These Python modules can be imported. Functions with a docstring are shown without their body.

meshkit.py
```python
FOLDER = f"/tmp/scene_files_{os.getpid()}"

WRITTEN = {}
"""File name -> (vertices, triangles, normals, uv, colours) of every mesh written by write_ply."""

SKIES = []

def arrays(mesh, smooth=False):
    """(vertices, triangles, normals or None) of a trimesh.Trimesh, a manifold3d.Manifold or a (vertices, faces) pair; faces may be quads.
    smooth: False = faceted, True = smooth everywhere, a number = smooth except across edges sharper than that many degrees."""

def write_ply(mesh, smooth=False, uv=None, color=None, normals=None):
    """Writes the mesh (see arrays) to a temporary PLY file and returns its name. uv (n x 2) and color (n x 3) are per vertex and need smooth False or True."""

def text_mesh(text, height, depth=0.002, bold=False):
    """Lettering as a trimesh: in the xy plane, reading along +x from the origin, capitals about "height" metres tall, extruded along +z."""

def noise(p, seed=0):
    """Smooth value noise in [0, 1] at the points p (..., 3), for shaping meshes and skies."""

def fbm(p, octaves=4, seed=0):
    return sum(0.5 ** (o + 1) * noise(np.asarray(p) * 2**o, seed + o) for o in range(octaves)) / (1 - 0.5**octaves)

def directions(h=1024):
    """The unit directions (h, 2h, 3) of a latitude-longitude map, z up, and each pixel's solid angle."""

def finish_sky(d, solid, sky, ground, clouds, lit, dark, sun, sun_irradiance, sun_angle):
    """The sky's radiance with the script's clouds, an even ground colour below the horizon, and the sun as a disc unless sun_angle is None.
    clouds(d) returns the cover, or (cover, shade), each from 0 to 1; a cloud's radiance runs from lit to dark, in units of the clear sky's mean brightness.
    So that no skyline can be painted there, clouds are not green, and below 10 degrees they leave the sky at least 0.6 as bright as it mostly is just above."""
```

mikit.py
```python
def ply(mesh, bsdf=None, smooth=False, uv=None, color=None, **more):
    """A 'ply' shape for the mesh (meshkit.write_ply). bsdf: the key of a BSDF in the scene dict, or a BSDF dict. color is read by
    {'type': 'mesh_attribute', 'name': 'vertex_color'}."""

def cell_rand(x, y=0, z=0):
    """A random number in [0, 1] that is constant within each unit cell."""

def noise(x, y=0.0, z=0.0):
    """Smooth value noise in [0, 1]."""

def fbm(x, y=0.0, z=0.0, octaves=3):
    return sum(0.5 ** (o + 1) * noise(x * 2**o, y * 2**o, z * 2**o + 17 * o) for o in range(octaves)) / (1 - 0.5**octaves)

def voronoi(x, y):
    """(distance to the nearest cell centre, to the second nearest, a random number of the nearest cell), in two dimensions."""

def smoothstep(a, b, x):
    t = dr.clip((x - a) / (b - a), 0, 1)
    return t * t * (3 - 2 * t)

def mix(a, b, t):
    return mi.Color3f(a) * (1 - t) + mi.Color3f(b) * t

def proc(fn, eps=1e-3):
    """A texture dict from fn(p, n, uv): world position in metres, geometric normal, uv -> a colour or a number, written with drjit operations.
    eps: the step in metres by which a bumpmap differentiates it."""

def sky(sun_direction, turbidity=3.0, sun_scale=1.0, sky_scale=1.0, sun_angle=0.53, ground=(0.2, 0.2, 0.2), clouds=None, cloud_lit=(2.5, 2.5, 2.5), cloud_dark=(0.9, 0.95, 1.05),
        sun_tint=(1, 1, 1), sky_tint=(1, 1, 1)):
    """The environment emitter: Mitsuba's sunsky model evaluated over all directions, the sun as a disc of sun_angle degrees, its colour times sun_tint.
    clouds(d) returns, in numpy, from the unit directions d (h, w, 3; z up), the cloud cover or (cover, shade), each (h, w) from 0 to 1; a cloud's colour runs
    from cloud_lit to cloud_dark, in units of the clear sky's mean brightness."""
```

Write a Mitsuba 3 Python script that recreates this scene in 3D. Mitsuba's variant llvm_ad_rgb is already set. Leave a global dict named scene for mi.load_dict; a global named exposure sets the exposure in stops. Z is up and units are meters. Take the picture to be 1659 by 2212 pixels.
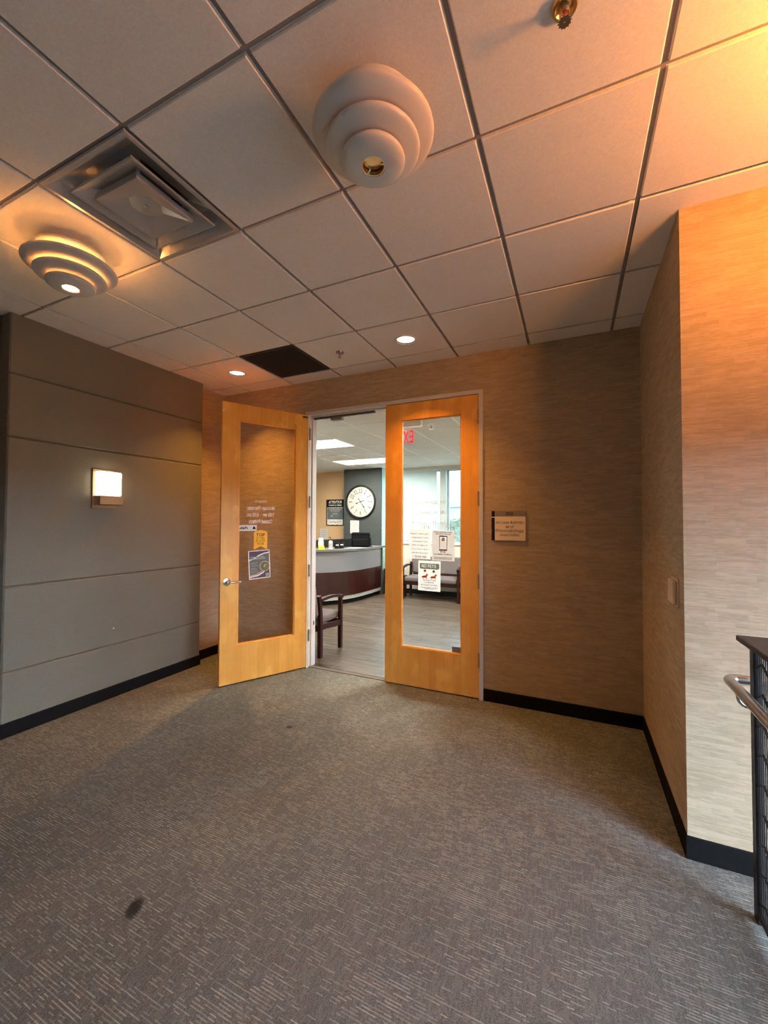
import math, random
import numpy as np, trimesh, manifold3d as m3, mitsuba as mi, drjit as dr
import shapely.geometry as sg, shapely.affinity as sa
import meshkit, mikit
from mikit import noise, fbm, cell_rand, smoothstep, mix

random.seed(7); np.random.seed(7)
T = mi.ScalarTransform4f
W, H = 1659, 2212
EYE = 1.54                                   # camera height
FOCAL, YAW, PITCH, ROLL = 882.64, 0.43370, 0.02436, 0.0040

# ------------------------------------------------------------------ camera, sky, exposure
def cam_axes():
    cy, sy = math.cos(YAW), math.sin(YAW)
    f, r, u = np.array([-sy, cy, 0]), np.array([cy, sy, 0]), np.array([0, 0, 1.])
    cp, sp = math.cos(PITCH), math.sin(PITCH)
    f, u = cp*f + sp*u, -sp*f + cp*u
    cr, sr = math.cos(ROLL), math.sin(ROLL)
    return cr*r + sr*u, -sr*r + cr*u, f
_r, _u, _f = cam_axes()
scene, labels = {}, {}
scene['camera'] = {'type': 'perspective', 'fov_axis': 'x', 'fov': math.degrees(2*math.atan(W/2/FOCAL)), 'near_clip': 0.02,
                   'to_world': T().look_at(origin=[0, 0, EYE], target=[float(v) for v in (np.array([0, 0, EYE]) + _f)], up=[float(v) for v in _u])}
exposure = 4.1
K = 2.0**-4                           # radiances below are given as they appear in the picture
SKY = 37.0                                    # mean radiance of the overcast sky
scene['sky'] = {'sampling_weight': 24.0, **mikit.sky((0.2, 0.5, 0.85), turbidity=4, sun_scale=0.0, sky_scale=9.7*SKY*K, ground=(0.04, 0.045, 0.04), sky_tint=(1, 1, 1),
                         clouds=lambda d: (np.ones(d.shape[:2]), 0.25*meshkit.fbm(d*3)), cloud_lit=(0.78, 0.96, 1.25), cloud_dark=(0.64, 0.80, 1.03))}
WARM = np.array([1.0, 0.325, 0.055])
LAMP_BULB, LAMP_DRUM = 105.0, 0.0             # the lit tiered lamp in the photo
SIDE_BULB, SIDE_DRUM = 140.0, 460.0           # its brighter twin over the stair, right of the frame
DOWN = 15.0                                    # beam of the recessed downlights
TROFFER = 52.0
SCONCE = 4.0

# ------------------------------------------------------------------ helpers
def rgb(*c): return {'type': 'rgb', 'value': [float(x) for x in c]}
def mat(key, color, rough=0.5, metal=0.0, spec=0.5, two=True, **kw):
    b = {'type': 'principled', 'base_color': color if isinstance(color, dict) else rgb(*color), 'roughness': rough, 'metallic': metal, 'specular': spec, **kw}
    scene[key] = {'type': 'twosided', 'bsdf': b} if two else b
def diff(key, color):
    scene[key] = {'type': 'twosided', 'bsdf': {'type': 'diffuse', 'reflectance': color if isinstance(color, dict) else rgb(*color)}}
def num(key):
    if key not in scene and not any(k.startswith(key + '__') for k in scene): return key
    i = 1
    while True:
        k = f'{key}_{i:03d}'
        if k not in scene and not any(q.startswith(k + '__') for q in scene): return k
        i += 1
_part_count = {}
def pnum(key):
    n = _part_count.get(key, 0); _part_count[key] = n + 1
    return key if n == 0 else f'{key}_{n:03d}'
def part(thing, name, mesh, bsdf, smooth=False, label=None, kind=None, **kw):
    k = pnum(thing + '__' + name)
    scene[k] = mesh if isinstance(mesh, dict) else mikit.ply(mesh, bsdf, smooth, **kw)
    if label or kind:
        labels[k] = {a: b for a, b in (('label', label), ('kind', kind)) if b}
    return k
def thing(name, label, cat, group=None):
    key = num(name)
    labels[key] = {'label': label, 'category': cat}
    if group: labels[key]['group'] = group
    return key
def single(name, mesh, bsdf, label, cat, smooth=False, group=None):
    k = thing(name, label, cat, group); scene[k] = mikit.ply(mesh, bsdf, smooth); return k
def struct(name, label=None, mesh=None, bsdf=None, smooth=False):
    labels[name] = {'kind': 'structure', **({'label': label} if label else {})}
    if mesh is not None: scene[name] = mikit.ply(mesh, bsdf, smooth)
    return name
def emit(shape, color, weight=1.0): return {**shape, 'emitter': {'type': 'area', 'radiance': rgb(*(K*np.array(color))), 'sampling_weight': weight}}

def box(x0, x1, y0, y1, z0, z1, ch=0.0):
    if ch <= 0:
        m = trimesh.creation.box((x1-x0, y1-y0, z1-z0)); m.apply_translation(((x0+x1)/2, (y0+y1)/2, (z0+z1)/2)); return m
    pts = []
    for sx, X in ((1, x0), (-1, x1)):
        for sy, Y in ((1, y0), (-1, y1)):
            for sz, Z in ((1, z0), (-1, z1)):
                pts += [(X+sx*ch, Y+sy*ch, Z), (X+sx*ch, Y, Z+sz*ch), (X, Y+sy*ch, Z+sz*ch)]
    return trimesh.convex.convex_hull(np.array(pts))
def rbox(x0, x1, y0, y1, z0, z1, r, n=6):
    c = m3.Manifold.sphere(r, 4*n)
    return m3.Manifold.batch_hull([c.translate((x, y, z)) for x in (x0+r, x1-r) for y in (y0+r, y1-r) for z in (z0+r, z1-r)])
def tri(m):
    if hasattr(m, 'to_mesh'):
        q = m.to_mesh(); return trimesh.Trimesh(q.vert_properties[:, :3], q.tri_verts, process=False)
    return m
def cat(*ms):
    out = []
    for m in ms: out += list(m) if isinstance(m, (list, tuple)) else [m]
    return trimesh.util.concatenate([tri(m) for m in out])
def outward(m):
    m = trimesh.Trimesh(m.vertices, m.faces, process=True); m.merge_vertices()
    if m.volume < 0: m.invert()
    return m
def lathe(prof, n=48):
    prof = list(prof)
    if prof[0][0] > 1e-9 and prof[0] != prof[-1]: prof = prof + [prof[0]]
    return outward(trimesh.creation.revolve(np.array(prof, float), sections=n))
def shell(prof, t, n=64):
    """A lathed sheet of thickness t: the profile and its offset closed into a ring."""
    p = np.array(prof, float); d = np.gradient(p, axis=0); d /= np.linalg.norm(d, axis=1, keepdims=True)
    q = p + t*np.c_[-d[:, 1], d[:, 0]]
    return outward(trimesh.creation.revolve(np.vstack([p, q[::-1], p[:1]]), sections=n))
def tube(path, r, n=14, closed_ends=True):
    p = np.array(path, float); t = np.gradient(p, axis=0); t /= np.linalg.norm(t, axis=1, keepdims=True)
    a = np.cross(t[0], [0, 0, 1.] if abs(t[0][2]) < .9 else [1., 0, 0]); a /= np.linalg.norm(a)
    V = []; ang = np.arange(n)*2*math.pi/n
    for i in range(len(p)):
        a = a - t[i]*(a@t[i]); a /= np.linalg.norm(a); b = np.cross(t[i], a)
        V += [p[i] + r*(math.cos(w)*a + math.sin(w)*b) for w in ang]
    F = []
    for i in range(len(p)-1):
        for j in range(n):
            k = (j+1) % n
            F += [[i*n+j, i*n+k, (i+1)*n+k], [i*n+j, (i+1)*n+k, (i+1)*n+j]]
    V += [p[0], p[-1]]; e = len(p)*n
    for j in range(n):
        k = (j+1) % n
        F += [[e, k, j], [e+1, (len(p)-1)*n+j, (len(p)-1)*n+k]]
    return trimesh.Trimesh(V, F, process=False)
def sweep_rect(path, w, h, up=(0, 0, 1)):
    """A rectangular bar along a path: w across, h along up."""
    p = np.array(path, float); t = np.gradient(p, axis=0); t /= np.linalg.norm(t, axis=1, keepdims=True)
    V, F = [], []
    for i in range(len(p)):
        s = np.cross(t[i], up); s /= np.linalg.norm(s); u = np.cross(s, t[i])
        V += [p[i]+s*a*w/2+u*b*h/2 for a, b in ((-1, -1), (1, -1), (1, 1), (-1, 1))]
    for i in range(len(p)-1):
        for j in range(4):
            k = (j+1) % 4
            F += [[4*i+j, 4*i+k, 4*i+4+k], [4*i+j, 4*i+4+k, 4*i+4+j]]
    e = 4*(len(p)-1)
    F += [[0, 2, 1], [0, 3, 2], [e, e+1, e+2], [e, e+2, e+3]]
    return trimesh.Trimesh(V, F, process=False)
def frame(origin, right, up=(0, 0, 1)):
    r, u = np.array(right, float), np.array(up, float); r /= np.linalg.norm(r); u /= np.linalg.norm(u)
    M = np.eye(4); M[:3, 0], M[:3, 1], M[:3, 2], M[:3, 3] = r, u, np.cross(r, u), origin
    return M
def put(mesh, M):
    m = tri(mesh).copy(); m.apply_transform(M); return m
def extrude(poly, d):
    return cat([trimesh.creation.extrude_polygon(g, d, engine='earcut') for g in getattr(poly, 'geoms', [poly])])
def text(s, h, cx, cy, bold=False, depth=0.0006, width=None, mirror=False):
    m = meshkit.text_mesh(s, h, depth, bold); b = m.bounds
    m.apply_translation([-(b[0][0]+b[1][0])/2, 0, 0])
    if width: m.apply_scale([width/(b[1][0]-b[0][0]), 1, 1])
    if mirror:
        m.apply_scale([-1, 1, 1]); 
    m.apply_translation([cx, cy, 0]); return m
def arc(c, r, a0, a1, n=8, plane=(0, 1)):
    out = []
    for a in np.linspace(a0, a1, n):
        v = [0, 0, 0]; v[plane[0]] = r*math.cos(a); v[plane[1]] = r*math.sin(a); out.append(np.array(c)+v)
    return out
def clip_rect(x0, x1, y0, y1, X0, X1, Y0, Y1):
    a, b, c, d = max(x0, X0), min(x1, X1), max(y0, Y0), min(y1, Y1)
    return (a, b, c, d) if b-a > .03 and d-c > .03 else None

# ------------------------------------------------------------------ materials
def carpet_fn(p, n, uv):
    v = p.y/0.0105 + 0.10*noise(p.x*30.0, p.y*30.0)
    row = dr.floor(v); fr = v - row
    off = cell_rand(row, 3.0)*9.0
    ln = 0.020 + 0.026*cell_rand(row, 5.0)
    cell = dr.floor(p.x/ln + off)
    region = noise(p.x*5.0 + 3.0, p.y*4.0)*0.6 + noise(p.x*18.0, p.y*9.0)*0.4
    dash = cell_rand(cell, row, 1.0)
    on = dr.select(dash > 0.72 - 0.42*smoothstep(0.30, 0.75, region), 0.30 + 0.70*cell_rand(cell, row, 2.0), 0.0)
    on = on*smoothstep(0.05, 0.16, fr)*smoothstep(0.52, 0.40, fr)
    col = dr.floor(p.x/0.0075)
    cv = dr.select(cell_rand(col, dr.floor(p.y/0.032 + 5*cell_rand(col, 8.0)), 4.0) > 0.60, 0.20, 0.0)
    yarn = 0.70 + 0.60*cell_rand(dr.floor(p.x/0.0030), dr.floor(p.y/0.0026), 6.0)
    c = mix((0.120, 0.127, 0.117), (0.150, 0.157, 0.146), fbm(p.x*2.0, p.y*2.0)) * yarn
    c = mix(c, (0.40, 0.42, 0.36), dr.minimum(on*0.74 + cv*0.45, 1.0))
    dx, dy = p.x + 1.595, p.y - 1.094
    s = smoothstep(0.040, 0.016, dr.sqrt(dr.square(dx*0.9 + dy*0.5) + dr.square((dy*0.9 - dx*0.5)*0.6)))
    dx, dy = p.x + 1.94, p.y - 2.517
    s = dr.maximum(s, 0.8*smoothstep(0.03, 0.012, dr.sqrt(dx*dx + dy*dy)))
    return mix(c, (0.02, 0.018, 0.016), s*0.85)
diff('m_carpet', mikit.proc(carpet_fn))

def paper_fn(p, n, uv):
    u = p.x + p.y; z = p.z
    a = noise(u*16.0, z*190.0); b = noise(u*50.0 + 7, z*460.0); 
    r = dr.floor(z/0.021); blk = cell_rand(dr.floor(u/0.11 + 3*cell_rand(r, 2.0)), r, 5.0)
    t = 0.38*a + 0.34*b + 0.28*blk
    return mix((0.342, 0.266, 0.163), (0.462, 0.366, 0.242), smoothstep(0.15, 0.85, t))
mat('m_wallpaper', mikit.proc(paper_fn), 0.62, spec=0.35)

def tile_fn(p, n, uv):
    return mix((0.78, 0.76, 0.70), (0.92, 0.90, 0.84), 0.6*noise(p.x*420, p.y*420) + 0.4*noise(p.x*150, p.y*150))
diff('m_tile', mikit.proc(tile_fn))
diff('m_gridshade', (0.30, 0.28, 0.26))  # white grid darkened, shade of the recessed joints put into its colour
diff('m_stairwall', (0.16, 0.14, 0.12))
diff('m_slab', (0.12, 0.11, 0.10))
def panel_fn(p, n, uv):
    d = dr.sqrt(dr.square(p.y - 2.275) + dr.square(p.z - 0.600))
    c = mix((0.158, 0.152, 0.116), (0.184, 0.177, 0.138), noise(p.y*300, p.z*300))
    return mix(c, (0.85, 0.84, 0.8), dr.select((d < 0.006) & (p.x > -3.7), 1.0, 0.0))
mat('m_panel', mikit.proc(panel_fn), 0.42, spec=0.4)
mat('m_black', (0.010, 0.009, 0.009), 0.5, spec=.25)
mat('m_rubber', (0.006, 0.006, 0.006), 0.7, spec=0.12)
def wood_fn(ux, uy, seed):
    def fn(p, n, uv):
        u = p.x*ux + p.y*uy
        slip = cell_rand(dr.floor(u/0.075 + 0.2*noise(p.z*0.8)), seed)
        g = fbm(u*60.0 + seed, p.z*2.2, 0.0, 3)
        fine = noise(u*420.0, p.z*14.0)
        blot = fbm(u*9.0, p.z*6.0 + seed, 3.0, 3)
        c = mix((0.68, 0.295, 0.040), (0.87, 0.455, 0.092), 0.22*g + 0.36*slip + 0.42*blot)
        c = mix(c, (0.94, 0.57, 0.11), smoothstep(0.55, 0.8, blot)*0.35)
        return c*(0.95 + 0.09*fine)
    return fn
HX, HY = -2.553, 3.612                        # hinge of the open leaf
LD = np.array([-0.473, -0.881]); LD /= np.linalg.norm(LD)
mat('m_maple_a', mikit.proc(wood_fn(1.0, 0.0, 2.0)), 0.38, spec=0.35)
mat('m_maple_b', mikit.proc(wood_fn(float(LD[0]), float(LD[1]), 5.0)), 0.38, spec=0.35)
mat('m_frame', (0.58, 0.57, 0.55), 0.4)
diff('m_threshold', (0.16, 0.15, 0.14))
mat('m_chrome', (0.62, 0.61, 0.59), 0.22, 1.0)
mat('m_steel', (0.55, 0.53, 0.5), 0.3, 1.0)
mat('m_bronze', (0.40, 0.27, 0.17), 0.42, 0.85)
mat('m_darkmetal', (0.10, 0.09, 0.08), 0.45, 0.6)
mat('m_hinge', (0.34, 0.25, 0.19), 0.35, 0.9)
mat('m_whitepaint', (0.74, 0.72, 0.68), 0.35)
mat('m_shade', (0.72, 0.66, 0.58), 0.38, spec=0.45)
mat('m_diffuser_paint', (0.40, 0.39, 0.37), 0.20, spec=0.8, clearcoat=0.8, clearcoat_gloss=0.95)
mat('m_brass', (0.80, 0.55, 0.26), 0.25, 1.0)
diff('m_glow', (0.75, 0.62, 0.4))
mat('m_railblack', (0.014, 0.013, 0.012), 0.5, spec=.3)
mat('m_railtop', (0.040, 0.040, 0.041), 0.5, spec=.3)
mat('m_screen', (0.030, 0.030, 0.030), 0.6, spec=.3)
mat('m_lightplastic', (0.62, 0.50, 0.36), 0.4)
scene['m_glass'] = {'type': 'thindielectric', 'int_ior': 1.5, 'specular_transmittance': rgb(.93, .95, .94)}
scene['m_winglass'] = {'type': 'thindielectric', 'int_ior': 1.5, 'specular_transmittance': rgb(.21, .275, .265)}
scene['m_clearplastic'] = {'type': 'thindielectric', 'int_ior': 1.45}
diff('m_papersheet', (0.74, 0.73, 0.71))
scene['m_thinpaper'] = {'type': 'principledthin', 'base_color': rgb(.80, .80, .79), 'roughness': .8, 'diff_trans': 1.0}
scene['m_thingrey'] = {'type': 'principledthin', 'base_color': rgb(.62, .60, .58), 'roughness': .8, 'diff_trans': .9}
diff('m_papergrey', (0.52, 0.50, 0.48))
diff('m_ink', (0.015, 0.015, 0.018))
diff('m_inkgrey', (0.10, 0.10, 0.10))
diff('m_vinyl', (0.88, 0.85, 0.80))
diff('m_frost', (0.50, 0.52, 0.52))
diff('m_red', (0.45, 0.02, 0.03))
diff('m_orange', (0.62, 0.14, 0.02))
scene['m_sage'] = {'type': 'principledthin', 'base_color': rgb(.19, .25, .19), 'roughness': .8, 'diff_trans': .9}
mat('m_yellow', (0.86, 0.42, 0.0), 0.5)
diff('m_purple', (0.115, 0.085, 0.115))
diff('m_olive', (0.19, 0.18, 0.07))
diff('m_midgrey', (0.17, 0.17, 0.16))
diff('m_lightgrey', (0.36, 0.36, 0.35))
diff('m_bluegrey', (0.13, 0.155, 0.17))
diff('m_slate', (0.058, 0.067, 0.067))
diff('m_tan', (0.60, 0.41, 0.235))
diff('m_offwhite', (0.62, 0.59, 0.53))
diff('m_gyp', (0.68, 0.67, 0.64))
diff('m_rectile', (0.66, 0.67, 0.64))
diff('m_whitegrid', (0.86, 0.86, 0.83))
def plank_fn(p, n, uv):
    r = dr.floor((p.y - 3.7)/0.18); c0 = dr.floor((p.x + 0.37*r*1.22)/1.22)
    t = cell_rand(r, c0, 3.0)
    g = fbm(p.x*3.0 + 11*t, p.y*46.0, 0.0, 3)
    k = fbm(p.x*6.0, p.y*22.0 + 5*t, 2.0, 2)
    return mix((0.046, 0.033, 0.024), (0.100, 0.074, 0.054), smoothstep(0.25, 0.8, 0.55*g + 0.25*k + 0.2*t))
mat('m_plank', mikit.proc(plank_fn), 0.30, spec=0.5)
def cherry_fn(p, n, uv):
    u = p.x*0.8 - p.y*0.6
    return mix((0.016, 0.0030, 0.0020), (0.036, 0.006, 0.0036), 0.6*noise(u*55, p.z*2.5) + 0.4*noise(u*180, p.z*7))
mat('m_cherry', mikit.proc(cherry_fn), 0.32)
mat('m_darkwood', (0.026, 0.0055, 0.0045), 0.42, spec=.2)
def fabric_fn(p, n, uv):
    return mix((0.125, 0.105, 0.108), (0.185, 0.158, 0.160), noise(p.x*260 + p.y*190, p.z*260))
diff('m_fabric', mikit.proc(fabric_fn))
mat('m_clockface', (0.38, 0.37, 0.335), 0.5)
mat('m_counter', (0.12, 0.123, 0.128), 0.3)
mat('m_greylam', (0.165, 0.17, 0.19), 0.4)
mat('m_alulam', (0.36, 0.37, 0.37), 0.35)
mat('m_bag', (0.004, 0.004, 0.005), 0.8, spec=.12)
mat('m_bagside', (0.010, 0.010, 0.016), 0.8, spec=.15)
mat('m_cream', (0.60, 0.585, 0.53), 0.4)
mat('m_slat', (0.50, 0.56, 0.54), 0.5)
mat('m_frame_alu', (0.42, 0.46, 0.45), 0.4)
diff('m_lawn', (0.10, 0.13, 0.08))
diff('m_leaf', (0.06, 0.11, 0.06))
diff('m_stucco', (0.34, 0.36, 0.34))
mat('m_farglass', (0.03, 0.06, 0.07), 0.1)
diff('m_asphalt', (0.16, 0.17, 0.16))

# ------------------------------------------------------------------ the lobby shell
CZ = 3.04                                     # lobby ceiling
YD = 3.608                                    # door wall
XS = 2.7                                      # outer wall of the stair
XR, YR = 0.468, 2.331                         # outer corner of the right wall
XL = -3.66                                    # face of the panelled wall
DX0, DX1, DZ = -2.556, -0.751, 2.676          # door opening
struct('floor', 'grey brown woven loop carpet with pale dashes', box(-4.1, 0.76, -3.2, YD+.02, -0.2, 0), 'm_carpet')
struct('floor_stair', None, box(0.76, XS+.2, -3.3, 2.4, -2.4, -2.2), 'm_carpet')
struct('wall_stair_side', None, box(0.70, 0.76, -3.3, 2.4, -2.4, -.2), 'm_stairwall')  # added below the floor edge to keep outside light from leaking in
struct('wall_far', 'wall with woven paper around the double door', cat(box(-4.0, DX0-.037, YD, 3.75, 0, 3.12), box(DX1+.037, 0.6, YD, 3.75, 0, 3.12), box(DX0-.04, DX1+.04, YD, 3.75, DZ+.036, 3.12)), 'm_wallpaper')
struct('wall_right', 'projecting wall with woven paper and a sharp corner', box(XR, XS+.2, YR, 3.70, -2.3, 3.12), 'm_wallpaper')
struct('wall_alcove', 'strip of woven paper wall beside the open door', box(-4.0, -3.778, 3.19, YD+.01, 0, 3.12), 'm_wallpaper')
# panelled wall: five rows of bevelled panels, a long near run set back behind the front run
struct('wall_left', 'grey painted panelled wall with horizontal joints')
part('wall_left', 'core', cat(box(-4.0, XL-.022, 1.503+.004, 3.19, 0, 3.12), box(-4.0, -3.79-.022, -3.2, 1.51, 0, 3.12)), 'm_panel')
PZ = [(0.0, 0.456), (0.456, 1.065), (1.065, 2.144), (2.144, 2.606), (2.606, 3.10)]
for z0, z1 in PZ:
    part('wall_left', 'panel', box(XL-.14, XL, 1.503, 3.193, z0+.0012, z1-.0012, .009), 'm_panel')
for z0, z1 in PZ:
    part('wall_left', 'panel', box(-3.84, -3.79, -3.2, 1.500, z0+.0012, z1-.0012, .009), 'm_panel')
BH = .103
struct('baseboard_left', 'black rubber base under the panelled wall', cat(box(XL-.1, XL+.008, 1.497, 3.199, 0, BH, .002), box(-3.80, -3.782, -3.2, 1.495, 0, BH, .002)), 'm_rubber')
struct('baseboard_alcove', None, box(-3.78, -3.770, 3.2, YD, 0, BH, .002), 'm_rubber')
struct('baseboard_far', 'black rubber base right of the double door', cat(box(DX1+.038, XR, YD-.008, YD+.002, 0, BH, .002), box(-3.77, DX0-.038, YD-.008, YD+.002, 0, BH, .002)), 'm_rubber')
struct('baseboard_right', 'black rubber base around the projecting corner', cat(box(XR-.008, XR+.002, YR, YD-.008, 0, BH, .002), box(XR-.008, 0.80, YR-.008, YR+.002, 0, BH, .002)), 'm_rubber')
# walls behind and right of the camera, with the stair windows
def wall_with_holes(axis, at, t, a0, a1, z0, z1, holes):
    out = []; hs = sorted(holes)
    zb, zt = hs[0][2], hs[0][3]
    def b(p, q, r, s): return box(p, q, at, at+t, r, s) if axis == 'y' else box(at, at+t, p, q, r, s)
    out += [b(a0, a1, z0, zb), b(a0, a1, zt, z1)]
    e = a0
    for h0, h1, _, _ in hs:
        out.append(b(e, h0, zb, zt)); e = h1
    out.append(b(e, a1, zb, zt)); return cat(out)
RW = [(-0.75, 0.45, 0.15, 2.0), (0.55, 1.75, 0.15, 2.0)]
struct('wall_back', None, box(-4.0, XS+.2, -3.35, -3.2, -2.3, 3.12), 'm_stairwall')
struct('wall_stair', None, wall_with_holes('x', XS, .15, -3.3, 2.4, -2.3, 3.12, RW), 'm_stairwall')
nwin = 10
def pane(axis, at, h, t=.05, glass='m_winglass'):
    global nwin
    a, b, z0, z1 = h; k = f'window_{nwin}'; nwin += 1
    struct(k)
    def bb(p, q, r, s): return box(p, q, at, at+t, r, s) if axis == 'y' else box(at, at+t, p, q, r, s)
    part(k, 'frame', cat(bb(a, a+.04, z0, z1), bb(b-.04, b, z0, z1), bb(a+.04, b-.04, z0, z0+.04), bb(a+.04, b-.04, z1-.04, z1)), 'm_frame_alu')
    if axis == 'y': v = [(a+.04, at+t/2, z0+.04), (b-.04, at+t/2, z0+.04), (b-.04, at+t/2, z1-.04), (a+.04, at+t/2, z1-.04)]
    else: v = [(at+t/2, a+.04, z0+.04), (at+t/2, b-.04, z0+.04), (at+t/2, b-.04, z1-.04), (at+t/2, a+.04, z1-.04)]
    part(k, 'pane', trimesh.Trimesh(v, [[0, 1, 2], [0, 2, 3]], process=False), glass)
    return k
for h in RW: pane('x', XS+.05, h, glass='m_glass')

# suspended ceiling: every tile a piece with a stepped edge, on a recessed narrow grid
TS, GX, GY = 0.6096, -0.3284, 0.9612
struct('ceiling', 'suspended ceiling of square tiles with recessed joints')
part('ceiling', 'slab', box(-4.0, XS+.2, -3.3, 3.72, CZ+.10, CZ+.14), 'm_slab')
def lobby_cells():
    for i in range(-9, 7):
        for j in range(-8, 6):
            yield i, j, GX + i*TS, GY + j*TS
def in_room(x0, x1, y0, y1):
    """The rectangles of a tile inside the lobby's ceiling outline."""
    out = []
    for R in ((-3.788, XS, -3.2, 1.503), (XL, XS, 1.503, YR), (XL, XR, YR, 3.195), (-3.778, XR, 3.195, YD)):
        c = clip_rect(x0, x1, y0, y1, *R)
        if c: out.append(c)
    return out
_tile_full = mikit.ply(cat(box(-TS/2+.005, TS/2-.005, -TS/2+.005, TS/2-.005, .012, .020), box(-TS/2+.0105, TS/2-.0105, -TS/2+.0105, TS/2-.0105, 0, .014, .0035)), 'm_tile')
SKIP = {(-3, 0): 'diffuser', (-4, 3): 'return'}
for i, j, x0, y0 in lobby_cells():
    if (i, j) in SKIP: continue
    x1, y1 = x0+TS, y0+TS
    rs = in_room(x0, x1, y0, y1)
    if not rs: continue
    P = sg.Polygon()
    for a, b, c, d in rs: P = P.union(sg.box(a-1e-4, c-1e-4, b+1e-4, d+1e-4))
    if P.area > TS*TS - 2e-3:
        part('ceiling', 'tile', {**_tile_full, 'to_world': T().translate([x0+TS/2, y0+TS/2, CZ])}, None)
    else:
        P = P.intersection(sg.box(x0+.0105, y0+.0105, x1-.0105, y1-.0105)).buffer(-.0005)
        if P.area < .002: continue
        m = extrude(P, .018); m.apply_translation([0, 0, CZ])
        part('ceiling', 'tile', m, 'm_tile')
for i in range(-6, 10):
    x = GX + i*TS
    if not -3.8 < x < XS: continue
    y1 = YR if x > XR else (3.195 if x < XL else YD)
    part('ceiling', 'grid_bar', box(x-.0075, x+.0075, -3.2, y1, CZ+.011, CZ+.03), 'm_gridshade')
for j in range(-6, 5):
    y = GY + j*TS
    if not -3.2 < y < YD: continue
    part('ceiling', 'grid_bar', box(-3.79 if y < 1.5 or y > 3.2 else XL, XS if y < YR else XR, y-.0075, y+.0075, CZ+.0112, CZ+.0302), 'm_gridshade')

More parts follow.
